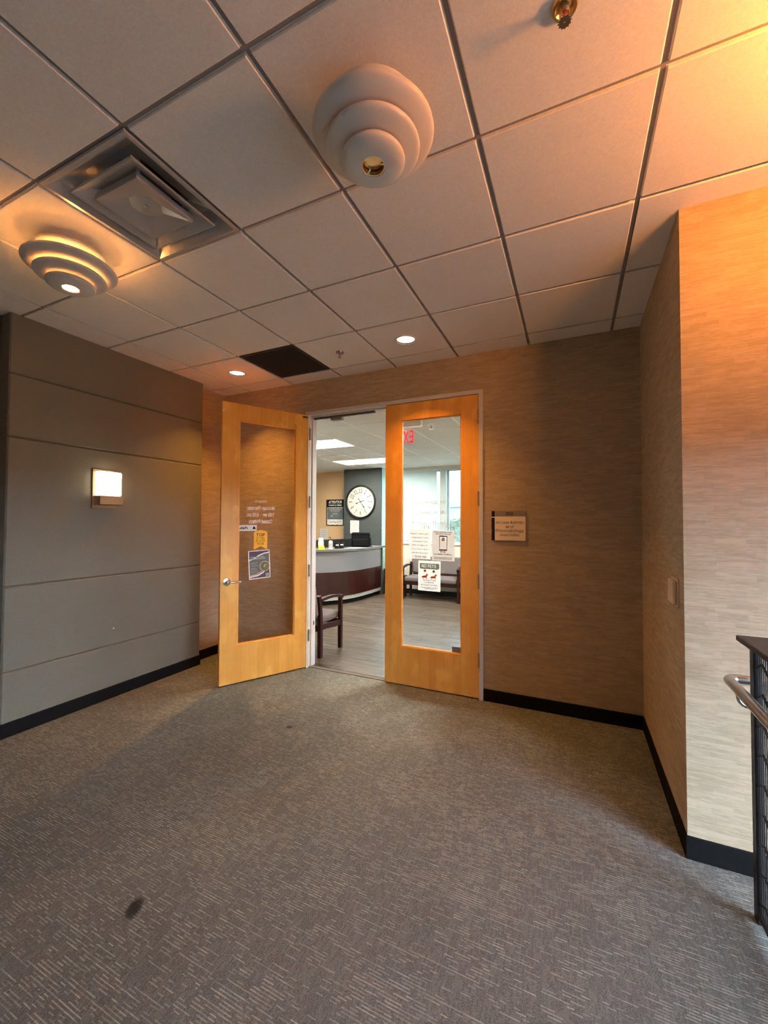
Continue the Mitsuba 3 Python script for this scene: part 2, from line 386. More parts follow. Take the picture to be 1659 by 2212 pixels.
# ------------------------------------------------------------------ door frame and leaves
struct('trim_1', 'grey painted metal frame of the double door')
def jamb(s, xi):        # s = +1 right jamb, -1 left jamb
    a, b = sorted((xi, xi+s*.037)); c, d = sorted((xi-s*.012, xi+s*.037))
    return cat(box(a, b, YD-.017, YD+.05, 0, DZ+.037, .002), box(c, d, YD+.051, YD+.125, 0, DZ+.037, .002))
part('trim_1', 'jamb', jamb(1, DX1), 'm_frame'); part('trim_1', 'jamb', jamb(-1, DX0), 'm_frame')
part('trim_1', 'head', cat(box(DX0, DX1, YD-.017, YD+.05, DZ, DZ+.037, .002), box(DX0+.012, DX1-.012, YD+.051, YD+.125, DZ-.016, DZ+.037, .002)), 'm_frame')
part('trim_1', 'coordinator_bar', cat(box(DX0+.02, DX0+.75, YD+.052, YD+.085, DZ-.034, DZ-.017, .003), box(DX0+.07, DX0+.095, YD+.035, YD+.052, DZ-.032, DZ-.018, .003)), 'm_darkmetal')
part('trim_1', 'bracket', box(DX0+.20, DX0+.34, YD+.10, YD+.15, DZ-.050, DZ-.018, .004), 'm_lightgrey')
part('trim_1', 'strike_hole', box(DX0+.0115, DX0+.0125, YD+.085, YD+.105, .43, .47), 'm_ink')
struct('trim_2', 'pale metal threshold strip between carpet and plank floor', box(DX0-.01, DX1+.01, YD+.02, YD+.075, -.01, .006, .003), 'm_threshold')

LW, LT = 0.900, 0.045
GS0, GS1, GZ0, GZ1 = 0.155, 0.736, 0.366, 2.512      # glass, measured from the hinge edge
def leaf_local():
    """A leaf in its own frame: x = distance from the hinge edge, y = 0 front face to LT, z up."""
    P = sg.box(0, .012, LW, 2.672).difference(sg.box(GS0, GZ0, GS1, GZ1))
    m = extrude(P.simplify(0), LT)
    m.apply_transform(np.array([[1, 0, 0, 0], [0, 0, 1, 0], [0, 1, 0, 0], [0, 0, 0, 1.]])); m.invert(); return m
def bead_local():
    out = []
    for y0 in (.010, .027):
        b = .009
        out += [box(GS0, GS0+b, y0, y0+.008, GZ0, GZ1), box(GS1-b, GS1, y0, y0+.008, GZ0, GZ1), box(GS0+b, GS1-b, y0, y0+.008, GZ0, GZ0+b), box(GS0+b, GS1-b, y0, y0+.008, GZ1-b, GZ1)]
    return out
def glass_local():
    y = LT/2; return trimesh.Trimesh([(GS0, y, GZ0), (GS1, y, GZ0), (GS1, y, GZ1), (GS0, y, GZ1)], [[0, 1, 2], [0, 2, 3]], process=False)
YB = YD - .006
MB_ = np.array([[-1, 0, 0, DX1-.003], [0, 1, 0, YB], [0, 0, 1, 0], [0, 0, 0, 1.]])                # closed leaf: mirrored along x
NA = np.array([-LD[1], LD[0]])                        # normal of the open leaf's visible face, towards the camera
if NA[0] < 0: NA = -NA
MA_ = np.eye(4); MA_[:3, 0] = [LD[0], LD[1], 0]; MA_[:3, 1] = [-NA[0], -NA[1], 0]; MA_[:3, 3] = [HX, HY, 0]
def pl(mesh, M):
    m = tri(mesh).copy(); m.apply_transform(M)
    return m
def build_leaf(k, M, wood, hinge_side_visible):
    part(k, 'leaf', pl(leaf_local(), M), wood)
    for b in bead_local(): part(k, 'glazing_bead', pl(b, M), wood)
    part(k, 'glass', pl(glass_local(), M), 'm_glass')
    for z in (2.43, 1.705, .98, .30):
        part(k, 'hinge', pl(cat(tri(m3.Manifold.cylinder(.125, .0075, .0075, 16).translate((-.003, -.008 if hinge_side_visible else -.012, z-.02))), box(-.002, .0, 0, .034, z-.02, z+.105)), M), 'm_hinge', 30)
struct('door_1', 'maple glazed door leaf standing open towards the viewer'); build_leaf('door_1', MA_, 'm_maple_b', False)
struct('door_2', 'maple glazed door leaf standing closed'); build_leaf('door_2', MB_, 'm_maple_a', True)
def onleaf(mesh, s, z, y=0.0):
    """Flat work on the open leaf's visible face: x right as seen, y up, z towards the viewer."""
    M = np.eye(4); M[:3, 0] = [-LD[0], -LD[1], 0]; M[:3, 1] = [0, 0, 1]; M[:3, 2] = [NA[0], NA[1], 0]
    M[:3, 3] = [HX + LD[0]*s - NA[0]*y, HY + LD[1]*s - NA[1]*y, z]
    return put(mesh, M)
def onB(mesh, x, z, y=YB): return put(mesh, frame((x, y, z), (1, 0, 0)))
# lever handle on the open leaf
hs, hz = .842, .970
part('door_1', 'lever_handle', cat(
    onleaf(lathe([(0, 0), (.036, 0), (.036, .004), (.033, .009), (.016, .012), (.014, .035), (.0115, .055), (0, .055)], 32), hs, hz),
    onleaf(tube([(0, 0, .045), (.012, .001, .052), (.035, .002, .055), (.07, .002, .054), (.095, -.001, .052), (.112, -.002, .044), (.118, -.002, .034)], .0095, 12), hs, hz)), 'm_chrome', 40)
part('door_1', 'closer_plate', onleaf(box(-.032, .032, -.010, .010, 0, .002, .0005), .048, 2.650), 'm_darkmetal')
part('door_1', 'screw_hole', cat([onleaf(lathe([(0, 0), (.0035, 0), (.003, .0008), (0, .0008)], 10), s, z) for s, z in ((.285, 2.555), (.285, 2.538), (.165, 2.555), (.165, 2.54), (.165, 2.525), (.155, 2.555), (.152, 2.53))]), 'm_ink')
part('door_1', 'strike', onleaf(box(-.008, .008, -.012, .012, 0, .002, .0005), .892, 2.585), 'm_whitepaint')
part('door_1', 'edge_bolt', pl(box(LW, LW+.0015, .012, .032, 2.13, 2.17), MA_), 'm_whitepaint')
ty = LT/2 - .0006
part('door_1', 'lettering', cat(
    onleaf(text('Hours', .028, 0, 0, mirror=True, width=.115), .515, 1.727, ty), onleaf(text('Monday-Thursday', .036, 0, 0, bold=True, mirror=True, width=.285), .515, 1.655, ty),
    onleaf(text('7:00 am - 6:00 pm', .034, 0, 0, bold=True, mirror=True, width=.275), .515, 1.590, ty), onleaf(text('Closed Fridays', .036, 0, 0, bold=True, mirror=True, width=.235), .515, 1.523, ty)), 'm_vinyl', label='pale mirrored vinyl lettering on the glass')
yb2 = YB + LT/2 - .0008
part('door_2', 'lettering', cat(
    onB(text('Daniel Kreutz, MD', .034, 0, 0, width=.315), -1.211, 1.708, yb2), onB(text('Joanhee Lim, MD', .034, 0, 0, width=.315), -1.211, 1.614, yb2),
    onB(text('Monday - Thursday', .034, 0, 0, width=.375), -1.196, 1.516, yb2), onB(text('7:00 AM - 6:00 PM', .034, 0, 0, width=.355), -1.190, 1.473, yb2)), 'm_frost', label='grey vinyl lettering on the glass')

# ------------------------------------------------------------------ things taped to the doors
py = LT/2 - .0030
# push strip
t = thing('push_sign', 'narrow pale strip sign ending in ush with a bell, on the open door glass', 'sign')
part(t, 'sheet', onleaf(box(-.092, .100, -.029, .029, 0, .0015), .655, 1.476, py), 'm_papersheet')
w_ = text('Push', .026, 0, 0, bold=True, width=.115); w_.apply_translation([-.050, -.010, 0])
w_ = trimesh.intersections.slice_mesh_plane(w_, [1, 0, 0], [-.083, 0, 0])
bell = sg.Point(0, .004).buffer(.011).intersection(sg.box(-.02, .004, .02, .03)).union(sg.Polygon([(-.011, .005), (.011, .005), (.0135, -.006), (-.0135, -.006)])).union(sg.box(-.017, -.010, .017, -.007)).union(sg.Point(0, .017).buffer(.003))
part(t, 'print', onleaf(w_, .655, 1.476, py-.0016), 'm_ink')
part(t, 'bell_print', onleaf(extrude(bell, .0005), .582, 1.474, py-.0016), 'm_ink')
# award sticker
t = thing('award_sticker', 'yellow ribbon shaped award sticker with purple lettering on the open door glass', 'sticker')
pg = sg.Polygon([(-.068, -.098), (0, -.062), (.068, -.098), (.068, .074), (.058, .084), (0, .100), (-.058, .084), (-.068, .074)])
part(t, 'sheet', onleaf(extrude(pg, .0008), .515, 1.358, py), 'm_yellow')
part(t, 'text_line', onleaf(text('TOP', .030, 0, .034, bold=True, width=.085), .515, 1.358, py-.0009), 'm_purple')
part(t, 'text_line', onleaf(text('2023', .018, 0, -.046, bold=True, width=.062), .515, 1.358, py-.0009), 'm_purple')
diff('m_brownprint', (0.25, 0.12, 0.01))
part(t, 'fine_print', cat(onleaf(text('WORK', .021, 0, .006, width=.085), .515, 1.358, py-.0009), onleaf(text('PLACES', .021, 0, -.020, width=.090), .515, 1.358, py-.0009)), 'm_brownprint')
# poster sheet
t = thing('poster', 'purple and grey printed flyer with a round picture, taped low on the open door glass', 'poster')
tilt = np.eye(4); ca, sa_ = math.cos(.05), math.sin(.05); tilt[:2, :2] = [[ca, -sa_], [sa_, ca]]
def pst(m, dz=0): return onleaf(put(m, tilt), .524, 1.116, py-dz)
part(t, 'sheet', pst(box(-.108, .108, -.14, .14, 0, .0008)), 'm_papersheet')
full = sg.box(-.099, -.131, .099, .131)
part(t, 'purple_field', pst(extrude(full, .0004), .0009), 'm_purple')
band = sg.Point(.16, -.42).buffer(.56, 64).difference(sg.Point(.10, .26).buffer(.28, 64)).intersection(full)
c_up = full.intersection(sg.Point(.22, -.12).buffer(.30, 64)); c_dn = full.difference(sg.Point(-.16, .12).buffer(.30, 64).buffer(0))
grey = full.intersection(sg.Polygon([(-.099, .055), (-.02, .07), (.04, .10), (.099, .11), (.099, -.02), (.06, -.06), (.0, -.10), (-.099, -.115)]))
part(t, 'grey_field', pst(extrude(grey, .0004), .0014), 'm_midgrey')
sw = sg.LineString([(-.099, .018+.03), (-.05, .062), (0, .09), (.05, .106), (.099, .112)]).buffer(.006).union(sg.LineString([(-.099, -.118), (-.02, -.108), (.03, -.085), (.07, -.05), (.099, -.01)]).buffer(.006)).intersection(full)
part(t, 'white_swoosh', pst(extrude(sw, .0004), .0019), 'm_papersheet')
sw2 = sg.LineString([(-.099, -.106), (-.03, -.096), (.02, -.072)]).buffer(.005).intersection(full)
part(t, 'orange_swoosh', pst(extrude(sw2, .0004), .0024), 'm_tan')
part(t, 'picture_ring', pst(extrude(sg.Point(.052, -.022).buffer(.050, 32), .0004), .0024), 'm_cream')
part(t, 'picture', pst(extrude(sg.Point(.052, -.022).buffer(.046, 32), .0004), .0029), 'm_olive')
part(t, 'picture_highlight', pst(extrude(sg.Point(.056, -.02).buffer(.017, 24).difference(sg.Point(.066, -.028).buffer(.012, 20)), .0004), .0034), 'm_lightgrey')
lines = [sg.box(-.088, .070, .05, .079), sg.box(-.088, .052, .062, .063)]
for k_, (wd, zz) in enumerate(((.07, .018), (.06, .006), (.075, -.012), (.05, -.034), (.065, -.046), (.06, -.062), (.075, -.078))): lines.append(sg.box(-.088, zz, -.088+wd, zz+.004))
part(t, 'print', pst(cat([extrude(l, .0004) for l in lines]), .0024), 'm_lightgrey')
part(t, 'corner_patch', pst(extrude(sg.box(.058, -.125, .094, -.092), .0004), .0014), 'm_lightgrey')

# papers on the closed leaf
def sheet_on_B(t, x, z, w, h, m, rot=0.0):
    R = np.eye(4); c, s = math.cos(rot), math.sin(rot); R[:2, :2] = [[c, -s], [s, c]]
    def P(mesh, d=0.0): return onB(put(mesh, R), x, z, YB + LT/2 - .0030 - d)
    q = trimesh.Trimesh([(-w/2, -h/2, .0002), (w/2, -h/2, .0002), (w/2, h/2, .0002), (-w/2, h/2, .0002)], [[0, 1, 2], [0, 2, 3]], process=False)
    part(t, 'sheet', P(q), m)
    return P
t = thing('paper_sign', 'white paper asking for insurance cards, upper left sheet on the closed door glass', 'sign', None)
P = sheet_on_B(t, -1.306, 1.333, .214, .275, 'm_thinpaper', -.012)
L_ = ['Please  have your', 'Insurance Cards', 'in hand at the', 'time of check in.', 'Insurance Cards', 'will be scanned']
wl = [.185, .172, .145, .165, .170, .160]
for i, s in enumerate(L_): part(t, 'text_line', P(text(s, .0165, 0, .090-.0355*i, width=wl[i]), .0009), 'm_inkgrey')
part(t, 'text_line', P(text('at', .015, -.062, -.122, width=.018), .0009), 'm_inkgrey')
part(t, 'text_line', P(text('Every visit', .018, .012, -.122, bold=True, width=.108), .0009), 'm_inkgrey')
part(t, 'underline', P(box(-.043, .067, -.129, -.1275, 0, .0005), .0009), 'm_inkgrey')
t = thing('paper_sign', 'grey paper with a phone drawing, upper right sheet on the closed door glass', 'sign')
P = sheet_on_B(t, -1.080, 1.325, .214, .275, 'm_thingrey', -.010)
part(t, 'print', P(cat(text('SCAN THE QR CODE', .0095, 0, .118, bold=True, width=.172), text('BELOW FOR OUR', .0095, 0, .101, bold=True, width=.138), text('PATIENT PORTAL', .0125, 0, -.086, bold=True, width=.172)), .0009), 'm_ink')
ph = sg.box(-.033, -.041, .033, .088).buffer(.004)
part(t, 'phone_outline', P(extrude(ph.difference(sg.box(-.033, -.034, .033, .082)), .0004), .0009), 'm_ink')
part(t, 'phone_button', P(extrude(sg.Point(0, -.040).buffer(.0030, 12), .0004), .0014), 'm_papergrey')
part(t, 'phone_emblem', P(extrude(sg.Point(0, .058).buffer(.016, 24).difference(sg.LineString([(-.012, .066), (.012, .052)]).buffer(.002)), .0004), .0009), 'm_midgrey')
part(t, 'red_print', P(text('NEW', .014, 0, -.063, bold=True, width=.050), .0009), 'm_red')
part(t, 'small_print_block', P(cat([extrude(sg.box(-.085, -.106-.0055*i, .085, -.1035-.0055*i), .0004) for i in range(5)]), .0009), 'm_lightgrey')
t = thing('paper_sign', 'white no pets paper with two orange dogs, lowest sheet on the closed door glass', 'sign')
P = sheet_on_B(t, -1.213, 1.042, .216, .279, 'm_thinpaper', -.008)
hdr = extrude(sg.box(-.085, .070, .088, .108).buffer(.007), .0004)
cut = text('NO PETS', .029, -.004, .076, bold=True, width=.142, depth=.004); cut.apply_translation([0, 0, -.002])
part(t, 'green_header', P(trimesh.boolean.difference([hdr, cut], engine='manifold'), .0009), 'm_sage')
dog = sg.Polygon([(-.032, -.016), (-.030, -.004), (-.024, .004), (-.006, .008), (.006, .010), (.014, .020), (.016, .030), (.022, .026), (.032, .018), (.034, .014), (.024, .012), (.020, .002), (.018, -.008), (.020, -.024), (.016, -.024), (.012, -.010), (-.004, -.010), (-.014, -.012), (-.018, -.024), (-.022, -.024), (-.020, -.012), (-.026, -.008), (-.033, -.020)])
dog2 = sa.scale(dog, 1.02, 1.0)
part(t, 'dog_print', P(cat(put(extrude(dog, .0004), np.array([[1, 0, 0, -.042], [0, 1, 0, -.008], [0, 0, 1, 0], [0, 0, 0, 1.]])), put(extrude(dog2, .0004), np.array([[1, 0, 0, .042], [0, 1, 0, -.008], [0, 0, 1, 0], [0, 0, 0, 1.]]))), .0009), 'm_orange')
part(t, 'dog_harness', P(extrude(sg.LineString([(.034, -.004), (.040, .006), (.047, -.003), (.054, .000)]).buffer(.002), .0004), .0014), 'm_papersheet')
part(t, 'red_badge', P(extrude(sg.Point(-.042, .046).buffer(.0115, 20), .0004), .0009), 'm_red')
part(t, 'grey_badge', P(extrude(sg.Point(.043, .043).buffer(.0115, 20), .0004), .0009), 'm_midgrey')
part(t, 'emblem', P(extrude(sg.Point(.084, .104).buffer(.012, 20).difference(sg.LineString([(.076, .110), (.092, .098)]).buffer(.002)), .0004), .0016), 'm_lightgrey')
part(t, 'text_line', P(text('No dogs or pets', .011, .002, -.046, bold=True, width=.118), .0009), 'm_inkgrey')
part(t, 'text_line', P(text('are allowed.', .011, .002, -.066, bold=True, width=.088), .0009), 'm_inkgrey')
part(t, 'small_print', P(cat([extrude(sg.box(-.5*w, z_, .5*w, z_+.0026), .0004) for w, z_ in ((.150, -.082), (.168, -.090), (.168, -.107), (.140, -.115), (.090, -.123))]), .0009), 'm_inkgrey')
single('grey_card', onB(box(-.043, .043, -.028, .028, 0, .002), -.953, .395, YB+LT/2-.004), 'm_midgrey', 'small grey card in the bottom corner of the closed door glass', 'card')

# ------------------------------------------------------------------ sign, switch plate
t = thing('room_sign', 'square room sign reading 201 on the wall right of the double door', 'sign')
SX, SZ = -.639, 1.386                          # lower left corner
def sgn(m): return put(m, frame((SX, YD-.001, SZ), (1, 0, 0)))
part(t, 'backing', sgn(box(.004, .276, .002, .250, 0, .008)), 'm_black')
part(t, 'black_bar', sgn(cat(box(0, .025, 0, .194, .008, .013, .001), box(0, .025, .204, .252, .008, .013, .001))), 'm_black')
part(t, 'silver_strip', sgn(cat(box(0, .025, .195, .203, .008, .012), box(.026, .278, .196, .205, .008, .013))), 'm_whitepaint')
mat('m_signgrey', (0.22, 0.205, 0.185), 0.5)
part(t, 'number_plate', sgn(box(.026, .278, .205, .253, .008, .014, .001)), 'm_signgrey')
mat('m_signcream', (0.78, 0.70, 0.56), 0.5)
part(t, 'name_plate', sgn(box(.026, .278, 0, .196, .008, .014, .001)), 'm_signcream')
part(t, 'lettering', sgn(put(cat(text('201', .024, .148, .218, bold=True, width=.060), text('Arizona Arthritis', .024, .150, .142, width=.232), text('and', .021, .148, .108, width=.062), text('Rheumatology', .024, .148, .073, width=.228), text('Associates', .024, .148, .038, width=.160)), np.array([[1, 0, 0, 0], [0, 1, 0, 0], [0, 0, 1, .0141], [0, 0, 0, 1.]]))), 'm_ink')
t = thing('wall_control', 'small beige wall control box on the dark side of the projecting corner', 'wall switch')
part(t, 'plate', box(XR-.008, XR+.001, 2.425, 2.575, 1.125, 1.265, .002), 'm_lightplastic')
part(t, 'cover', box(XR-.024, XR-.007, 2.435, 2.565, 1.135, 1.255, .006), 'm_lightplastic')

# ------------------------------------------------------------------ wall sconce
t = thing('wall_sconce', 'lit sconce with a white glass shade and bronze band on the panelled wall', 'wall lamp')
y0, y1, z0, z1 = 2.069, 2.272, 1.646, 1.978
part(t, 'backplate', box(XL, XL+.016, y0, y1, z0, z1, .002), 'm_bronze')
sh = box(XL+.018, XL+.095, y0+.012, y1-.004, 1.752, 1.958, .010)
shade = mikit.ply(sh, 'm_cream', 30)
part(t, 'shade', emit(shade, SCONCE*np.array([1, .83, .60]), 1.5), None)
part(t, 'band', box(XL+.016, XL+.104, y0+.010, y1+.002, 1.676, 1.750, .003), 'm_bronze')

# ------------------------------------------------------------------ tiered ceiling lamps
def open_drum(r, z0, z1, n=64):
    a = np.arange(n)*2*math.pi/n; V = [(r*math.cos(w), r*math.sin(w), z) for z in (z0, z1) for w in a]; F = []
    for i in range(n):
        j = (i+1) % n; F += [[i, j, n+j], [i, n+j, n+i]]
    return trimesh.Trimesh(V, F, process=False)
def tiered_lamp(cx, cy, label, lit, bulb_rad, drum_rad, drop=0.0):
    k = thing('tiered_lamp', label, 'ceiling lamp', 'tiered ceiling lamps')
    def at(m): m = tri(m).copy(); m.apply_translation([cx, cy, CZ-drop]); return m
    if drop: part(k, 'stem', at(lathe([(0, drop), (.06, drop), (.06, drop-.012), (.011, drop-.016), (.011, 0), (0, 0)], 24)), 'm_shade', 30)
    if drop:
        part(k, 'canopy', at(lathe([(0, 0), (.172, 0), (.172, -.012), (.0, -.012)], 64)), 'm_shade', 30)
        part(k, 'drum', emit(mikit.ply(at(open_drum(.163, -.132, -.066)), 'm_glow'), drum_rad*WARM, 16.0), None)
    else:
        part(k, 'canopy', at(lathe([(0, 0), (.055, 0), (.055, -.050), (0, -.050)], 40)), 'm_shade', 30)
    def tier(R, z, rin, zin):
        th = np.linspace(0, 1, 14)
        prof = [(rin + (R-rin)*math.sin(a*math.pi/2), zin + (z-zin)*(1-math.cos(a*math.pi/2))**1.15) for a in th]
        prof += [(R-.0015, z+.007), (R-.006, z+.013)]
        return shell(prof, .003, 72)
    if not drop: part(k, 'shade', at(tier(.163, -.062, .010, -.084)), 'm_shade', 35)
    part(k, 'shade', at(tier(.213, -.132, .100, -.160)), 'm_shade', 35)
    part(k, 'shade', at(tier(.164, -.182, .066, -.203)), 'm_shade', 35)
    part(k, 'shade', at(tier(.112, -.225, .042, -.245)), 'm_shade', 35)
    part(k, 'collar', at(shell([(.041, -.2435), (.041, -.200)], .003, 32)), 'm_shade' if lit else 'm_brass', 30)
    for a in (0.4, 2.5, 4.6):
        part(k, 'clip', at(put(box(.026, .041, -.003, .003, -.236, -.231), trimesh.transformations.rotation_matrix(a, [0, 0, 1]))), 'm_chrome')
    b = mikit.ply(at(lathe([(0, -.228), (.034, -.226), (.036, -.218), (.026, -.195), (.022, -.17), (0, -.165)], 24)), 'm_glow' if lit else 'm_brass', 30)
    part(k, 'bulb', emit(b, bulb_rad*WARM*np.array([1, 1.15, 1.5])) if lit else b, None)
    if lit:   # the tube inside that lights the trays
        c = mikit.ply(at(lathe([(0, -.212), (.016, -.210), (.016, -.09), (0, -.088)], 16)), 'm_glow', 30)
        part(k, 'inner_bulb', emit(c, bulb_rad*(.42 if drop else .75)*np.array([1, .52, .16]), 3.0), None)
tiered_lamp(GX-3.5*TS, GY+.5*TS, 'lit tiered lamp of stacked white trays beside the square air diffuser', True, LAMP_BULB, LAMP_DRUM)
tiered_lamp(GX-.5*TS, GY+.5*TS, 'unlit tiered lamp of stacked trays in the middle of the ceiling', False, 0, 0)
tiered_lamp(GX+2.5*TS, GY+.5*TS, 'bright tiered lamp over the stair', True, SIDE_BULB, SIDE_DRUM, drop=.15)

# ------------------------------------------------------------------ recessed downlights, sprinklers
def downlight(cx, cy, label):
    k = thing('recessed_downlight', label, 'downlight', 'recessed downlights')
    def at(m): m = tri(m).copy(); m.apply_translation([cx, cy, CZ]); return m
    part(k, 'trim_ring', at(lathe([(.078, -.001), (.079, -.005), (.092, -.004), (.094, -.0005), (.094, .0), (.078, 0)], 48)), 'm_whitepaint', 30)
    part(k, 'reflector', at(shell([(.078, -.002), (.076, .012)], .0015, 48)), 'm_darkmetal', 30)
    d = mikit.ply(at(lathe([(0, .006), (.074, .006), (.074, .010), (0, .010)], 40)), 'm_cream')
    part(k, 'lens', emit(d, 1.6*np.array([1, .92, .72]), .3), None)
    scene[k.replace('recessed_downlight', 'downlight_beam')] = {'type': 'spot', 'to_world': T().look_at(origin=[cx, cy, CZ-.004], target=[cx, cy, 0], up=[0, 1, 0]),
        'sampling_weight': 4.0, 'intensity': rgb(*(K*DOWN*np.array([1, .40, .07]))), 'cutoff_angle': 49.0, 'beam_width': 6.0}
downlight(-1.242, 3.095, 'lit round downlight above the closed door leaf')
downlight(-3.082, 3.100, 'lit round downlight above the open door leaf')
# openings for the cans are cut through their two tiles below
def cut_tile(i, j, cx, cy):
    """Replace the plain tile of a cell by one with a round hole."""
    x0, y0 = GX+i*TS, GY+j*TS
    for k, d in list(scene.items()):
        if k.startswith('ceiling__tile') and 'to_world' in d:
            M = np.array(d['to_world'].matrix)
            if abs(M[0, 3]-(x0+TS/2)) < 1e-3 and abs(M[1, 3]-(y0+TS/2)) < 1e-3:
                P = sg.box(x0+.0105, y0+.0105, x0+TS-.0105, y0+TS-.0105).difference(sg.Point(cx, cy).buffer(.080, 32))
                m = extrude(P, .018); m.apply_translation([0, 0, CZ]); scene[k] = mikit.ply(m, 'm_tile'); return
    raise RuntimeError('tile')
cut_tile(-2, 3, -1.242, 3.095); cut_tile(-5, 3, -3.082, 3.100)
def sprinkler(cx, cy, cz, label, group, ring='m_brass', body='m_chrome', rot=0.0, s=1.0):
    k = thing('sprinkler', label, 'sprinkler', group)
    R = trimesh.transformations.rotation_matrix(rot, [0, 0, 1])
    def at(m): m = put(m, R); m.apply_scale(s); m.apply_translation([cx, cy, cz]); return m
    part(k, 'escutcheon', at(lathe([(.012, -.001), (.020, -.002), (.026, -.009), (.033, -.010), (.036, -.004), (.038, 0), (.012, 0), (.012, -.001)], 32)), ring, 30)
    part(k, 'frame', at(cat(tube([(.012, 0, 0), (.013, 0, -.018), (.013, 0, -.030), (.004, 0, -.044)], .0030, 8), tube([(-.012, 0, 0), (-.013, 0, -.018), (-.013, 0, -.030), (-.004, 0, -.044)], .0030, 8), lathe([(0, -.002), (.013, -.002), (.013, -.012), (.006, -.016), (0, -.016)], 16))), ring, 30)
    part(k, 'bulb', at(tube([(0, 0, -.016), (0, 0, -.042)], .0028, 8)), 'm_red', 30)
    st = [(r_*math.cos(a), r_*math.sin(a)) for i_ in range(24) for a, r_ in [(i_*math.pi/12, .015 if i_ % 2 else .020)]]
    part(k, 'deflector', at(put(extrude(sg.Polygon(st).difference(sg.Point(0, 0).buffer(.003)), .002), T_ := np.array([[1, 0, 0, 0], [0, 1, 0, 0], [0, 0, 1, -.048], [0, 0, 0, 1.]]))), body)
sprinkler(-.013, 1.262, CZ, 'sprinkler head at the top edge of the ceiling near the orange glow', 'ceiling sprinklers', rot=.5)
sprinkler(-1.866, 3.085, CZ, 'small sprinkler head between the two round downlights', 'ceiling sprinklers', 'm_chrome', rot=.2)

# ------------------------------------------------------------------ square diffuser and return grille
t = thing('air_diffuser', 'square metal air diffuser with nested panels in the ceiling', 'air vent')
dx, dy = GX-2.5*TS, GY+.5*TS
def ring(w0, z0, w1, z1):
    v = [(sx*w0/2, sy*w0/2, z0) for sx, sy in ((-1, -1), (1, -1), (1, 1), (-1, 1))] + [(sx*w1/2, sy*w1/2, z1) for sx, sy in ((-1, -1), (1, -1), (1, 1), (-1, 1))]
    f = []
    for i in range(4):
        j = (i+1) % 4; f += [[i, j, 4+j], [i, 4+j, 4+i]]
    return trimesh.Trimesh(v, f, process=False)
def dat(m): m = tri(m).copy(); m.apply_translation([dx, dy, CZ]); return m
# each panel is a thin sheet with a lip
part(t, 'pan', dat(cat(ring(.600, .006, .594, -.002), ring(.594, -.002, .560, -.002), ring(.560, -.002, .50, .035), ring(.50, .035, .40, .075), ring(.40, .075, .28, .088))), 'm_diffuser_paint')
part(t, 'duct', dat(lathe([(.15, .0885), (.15, .13), (0, .13)], 40)), 'm_ink')
part(t, 'middle_panel', dat(cat(ring(.432, .002, .436, -.004), ring(.436, -.004, .425, -.007), ring(.425, -.007, .35, .022), ring(.35, .022, .24, .050), ring(.432, .002, .34, .032), ring(.34, .032, .24, .054))), 'm_diffuser_paint')
oc = [(.072*math.cos(a), .072*math.sin(a)) for a in np.arange(8)*math.pi/4+math.pi/8]
V = [(sx*.146, sy*.146, -.014) for sx, sy in ((1, -1), (1, 1), (-1, 1), (-1, -1))] + [(x, y, .014) for x, y in oc]
sq, F = [0, 1, 2, 3], []
oct_i = [4+i for i in range(8)]
# corner k of the square faces octagon vertices; angles of the octagon start at 22.5 degrees
near = {0: (10, 11), 1: (4, 5), 2: (6, 7), 3: (8, 9)}
for c, (a, b) in near.items(): F.append([c, a, b])
F += [[0, 11, 1], [11, 4, 1], [1, 5, 2], [5, 6, 2], [2, 7, 3], [7, 8, 3], [3, 9, 0], [9, 10, 0]]
V.append((0, 0, .014)); F += [[12, 4+i, 4+(i+1) % 8] for i in range(8)]
part(t, 'center_panel', dat(cat(trimesh.Trimesh(V, F, process=False), ring(.292, -.014, .296, -.008), ring(.296, -.008, .288, .018))), 'm_diffuser_paint')
part(t, 'center_screw', dat(lathe([(0, .008), (.009, .009), (.009, .014), (0, .014)], 16)), 'm_diffuser_paint', 30)
for sx, sy in ((1, 1), (1, -1), (-1, 1), (-1, -1)):
    part(t, 'strut', dat(box(sx*.13-.006, sx*.13+.006, sy*.13-.006, sy*.13+.006, .016, .09)), 'm_diffuser_paint')
t = thing('return_grille', 'dark return air grille filling one ceiling tile above the double door', 'air vent')
rx, ry = GX-4*TS, GY+3*TS
diff('m_grille', (0.10, 0.082, 0.062))
part(t, 'frame', cat(box(rx+.010, rx+TS-.010, ry+.010, ry+.024, CZ, CZ+.02), box(rx+.010, rx+TS-.010, ry+TS-.024, ry+TS-.010, CZ, CZ+.02), box(rx+.010, rx+.024, ry+.024, ry+TS-.024, CZ, CZ+.02), box(rx+TS-.024, rx+TS-.010, ry+.024, ry+TS-.024, CZ, CZ+.02)), 'm_grille')
cells = []
for a in np.arange(.034, TS-.03, .0135):
    cells += [box(rx+a-.0006, rx+a+.0006, ry+.024, ry+TS-.024, CZ+.002, CZ+.014), box(rx+.024, rx+TS-.024, ry+a-.0006, ry+a+.0006, CZ+.002, CZ+.014)]
part(t, 'eggcrate_core', cat(cells), 'm_grille', kind='stuff')
part(t, 'plenum', box(rx+.01, rx+TS-.01, ry+.01, ry+TS-.01, CZ+.06, CZ+.062), 'm_ink')

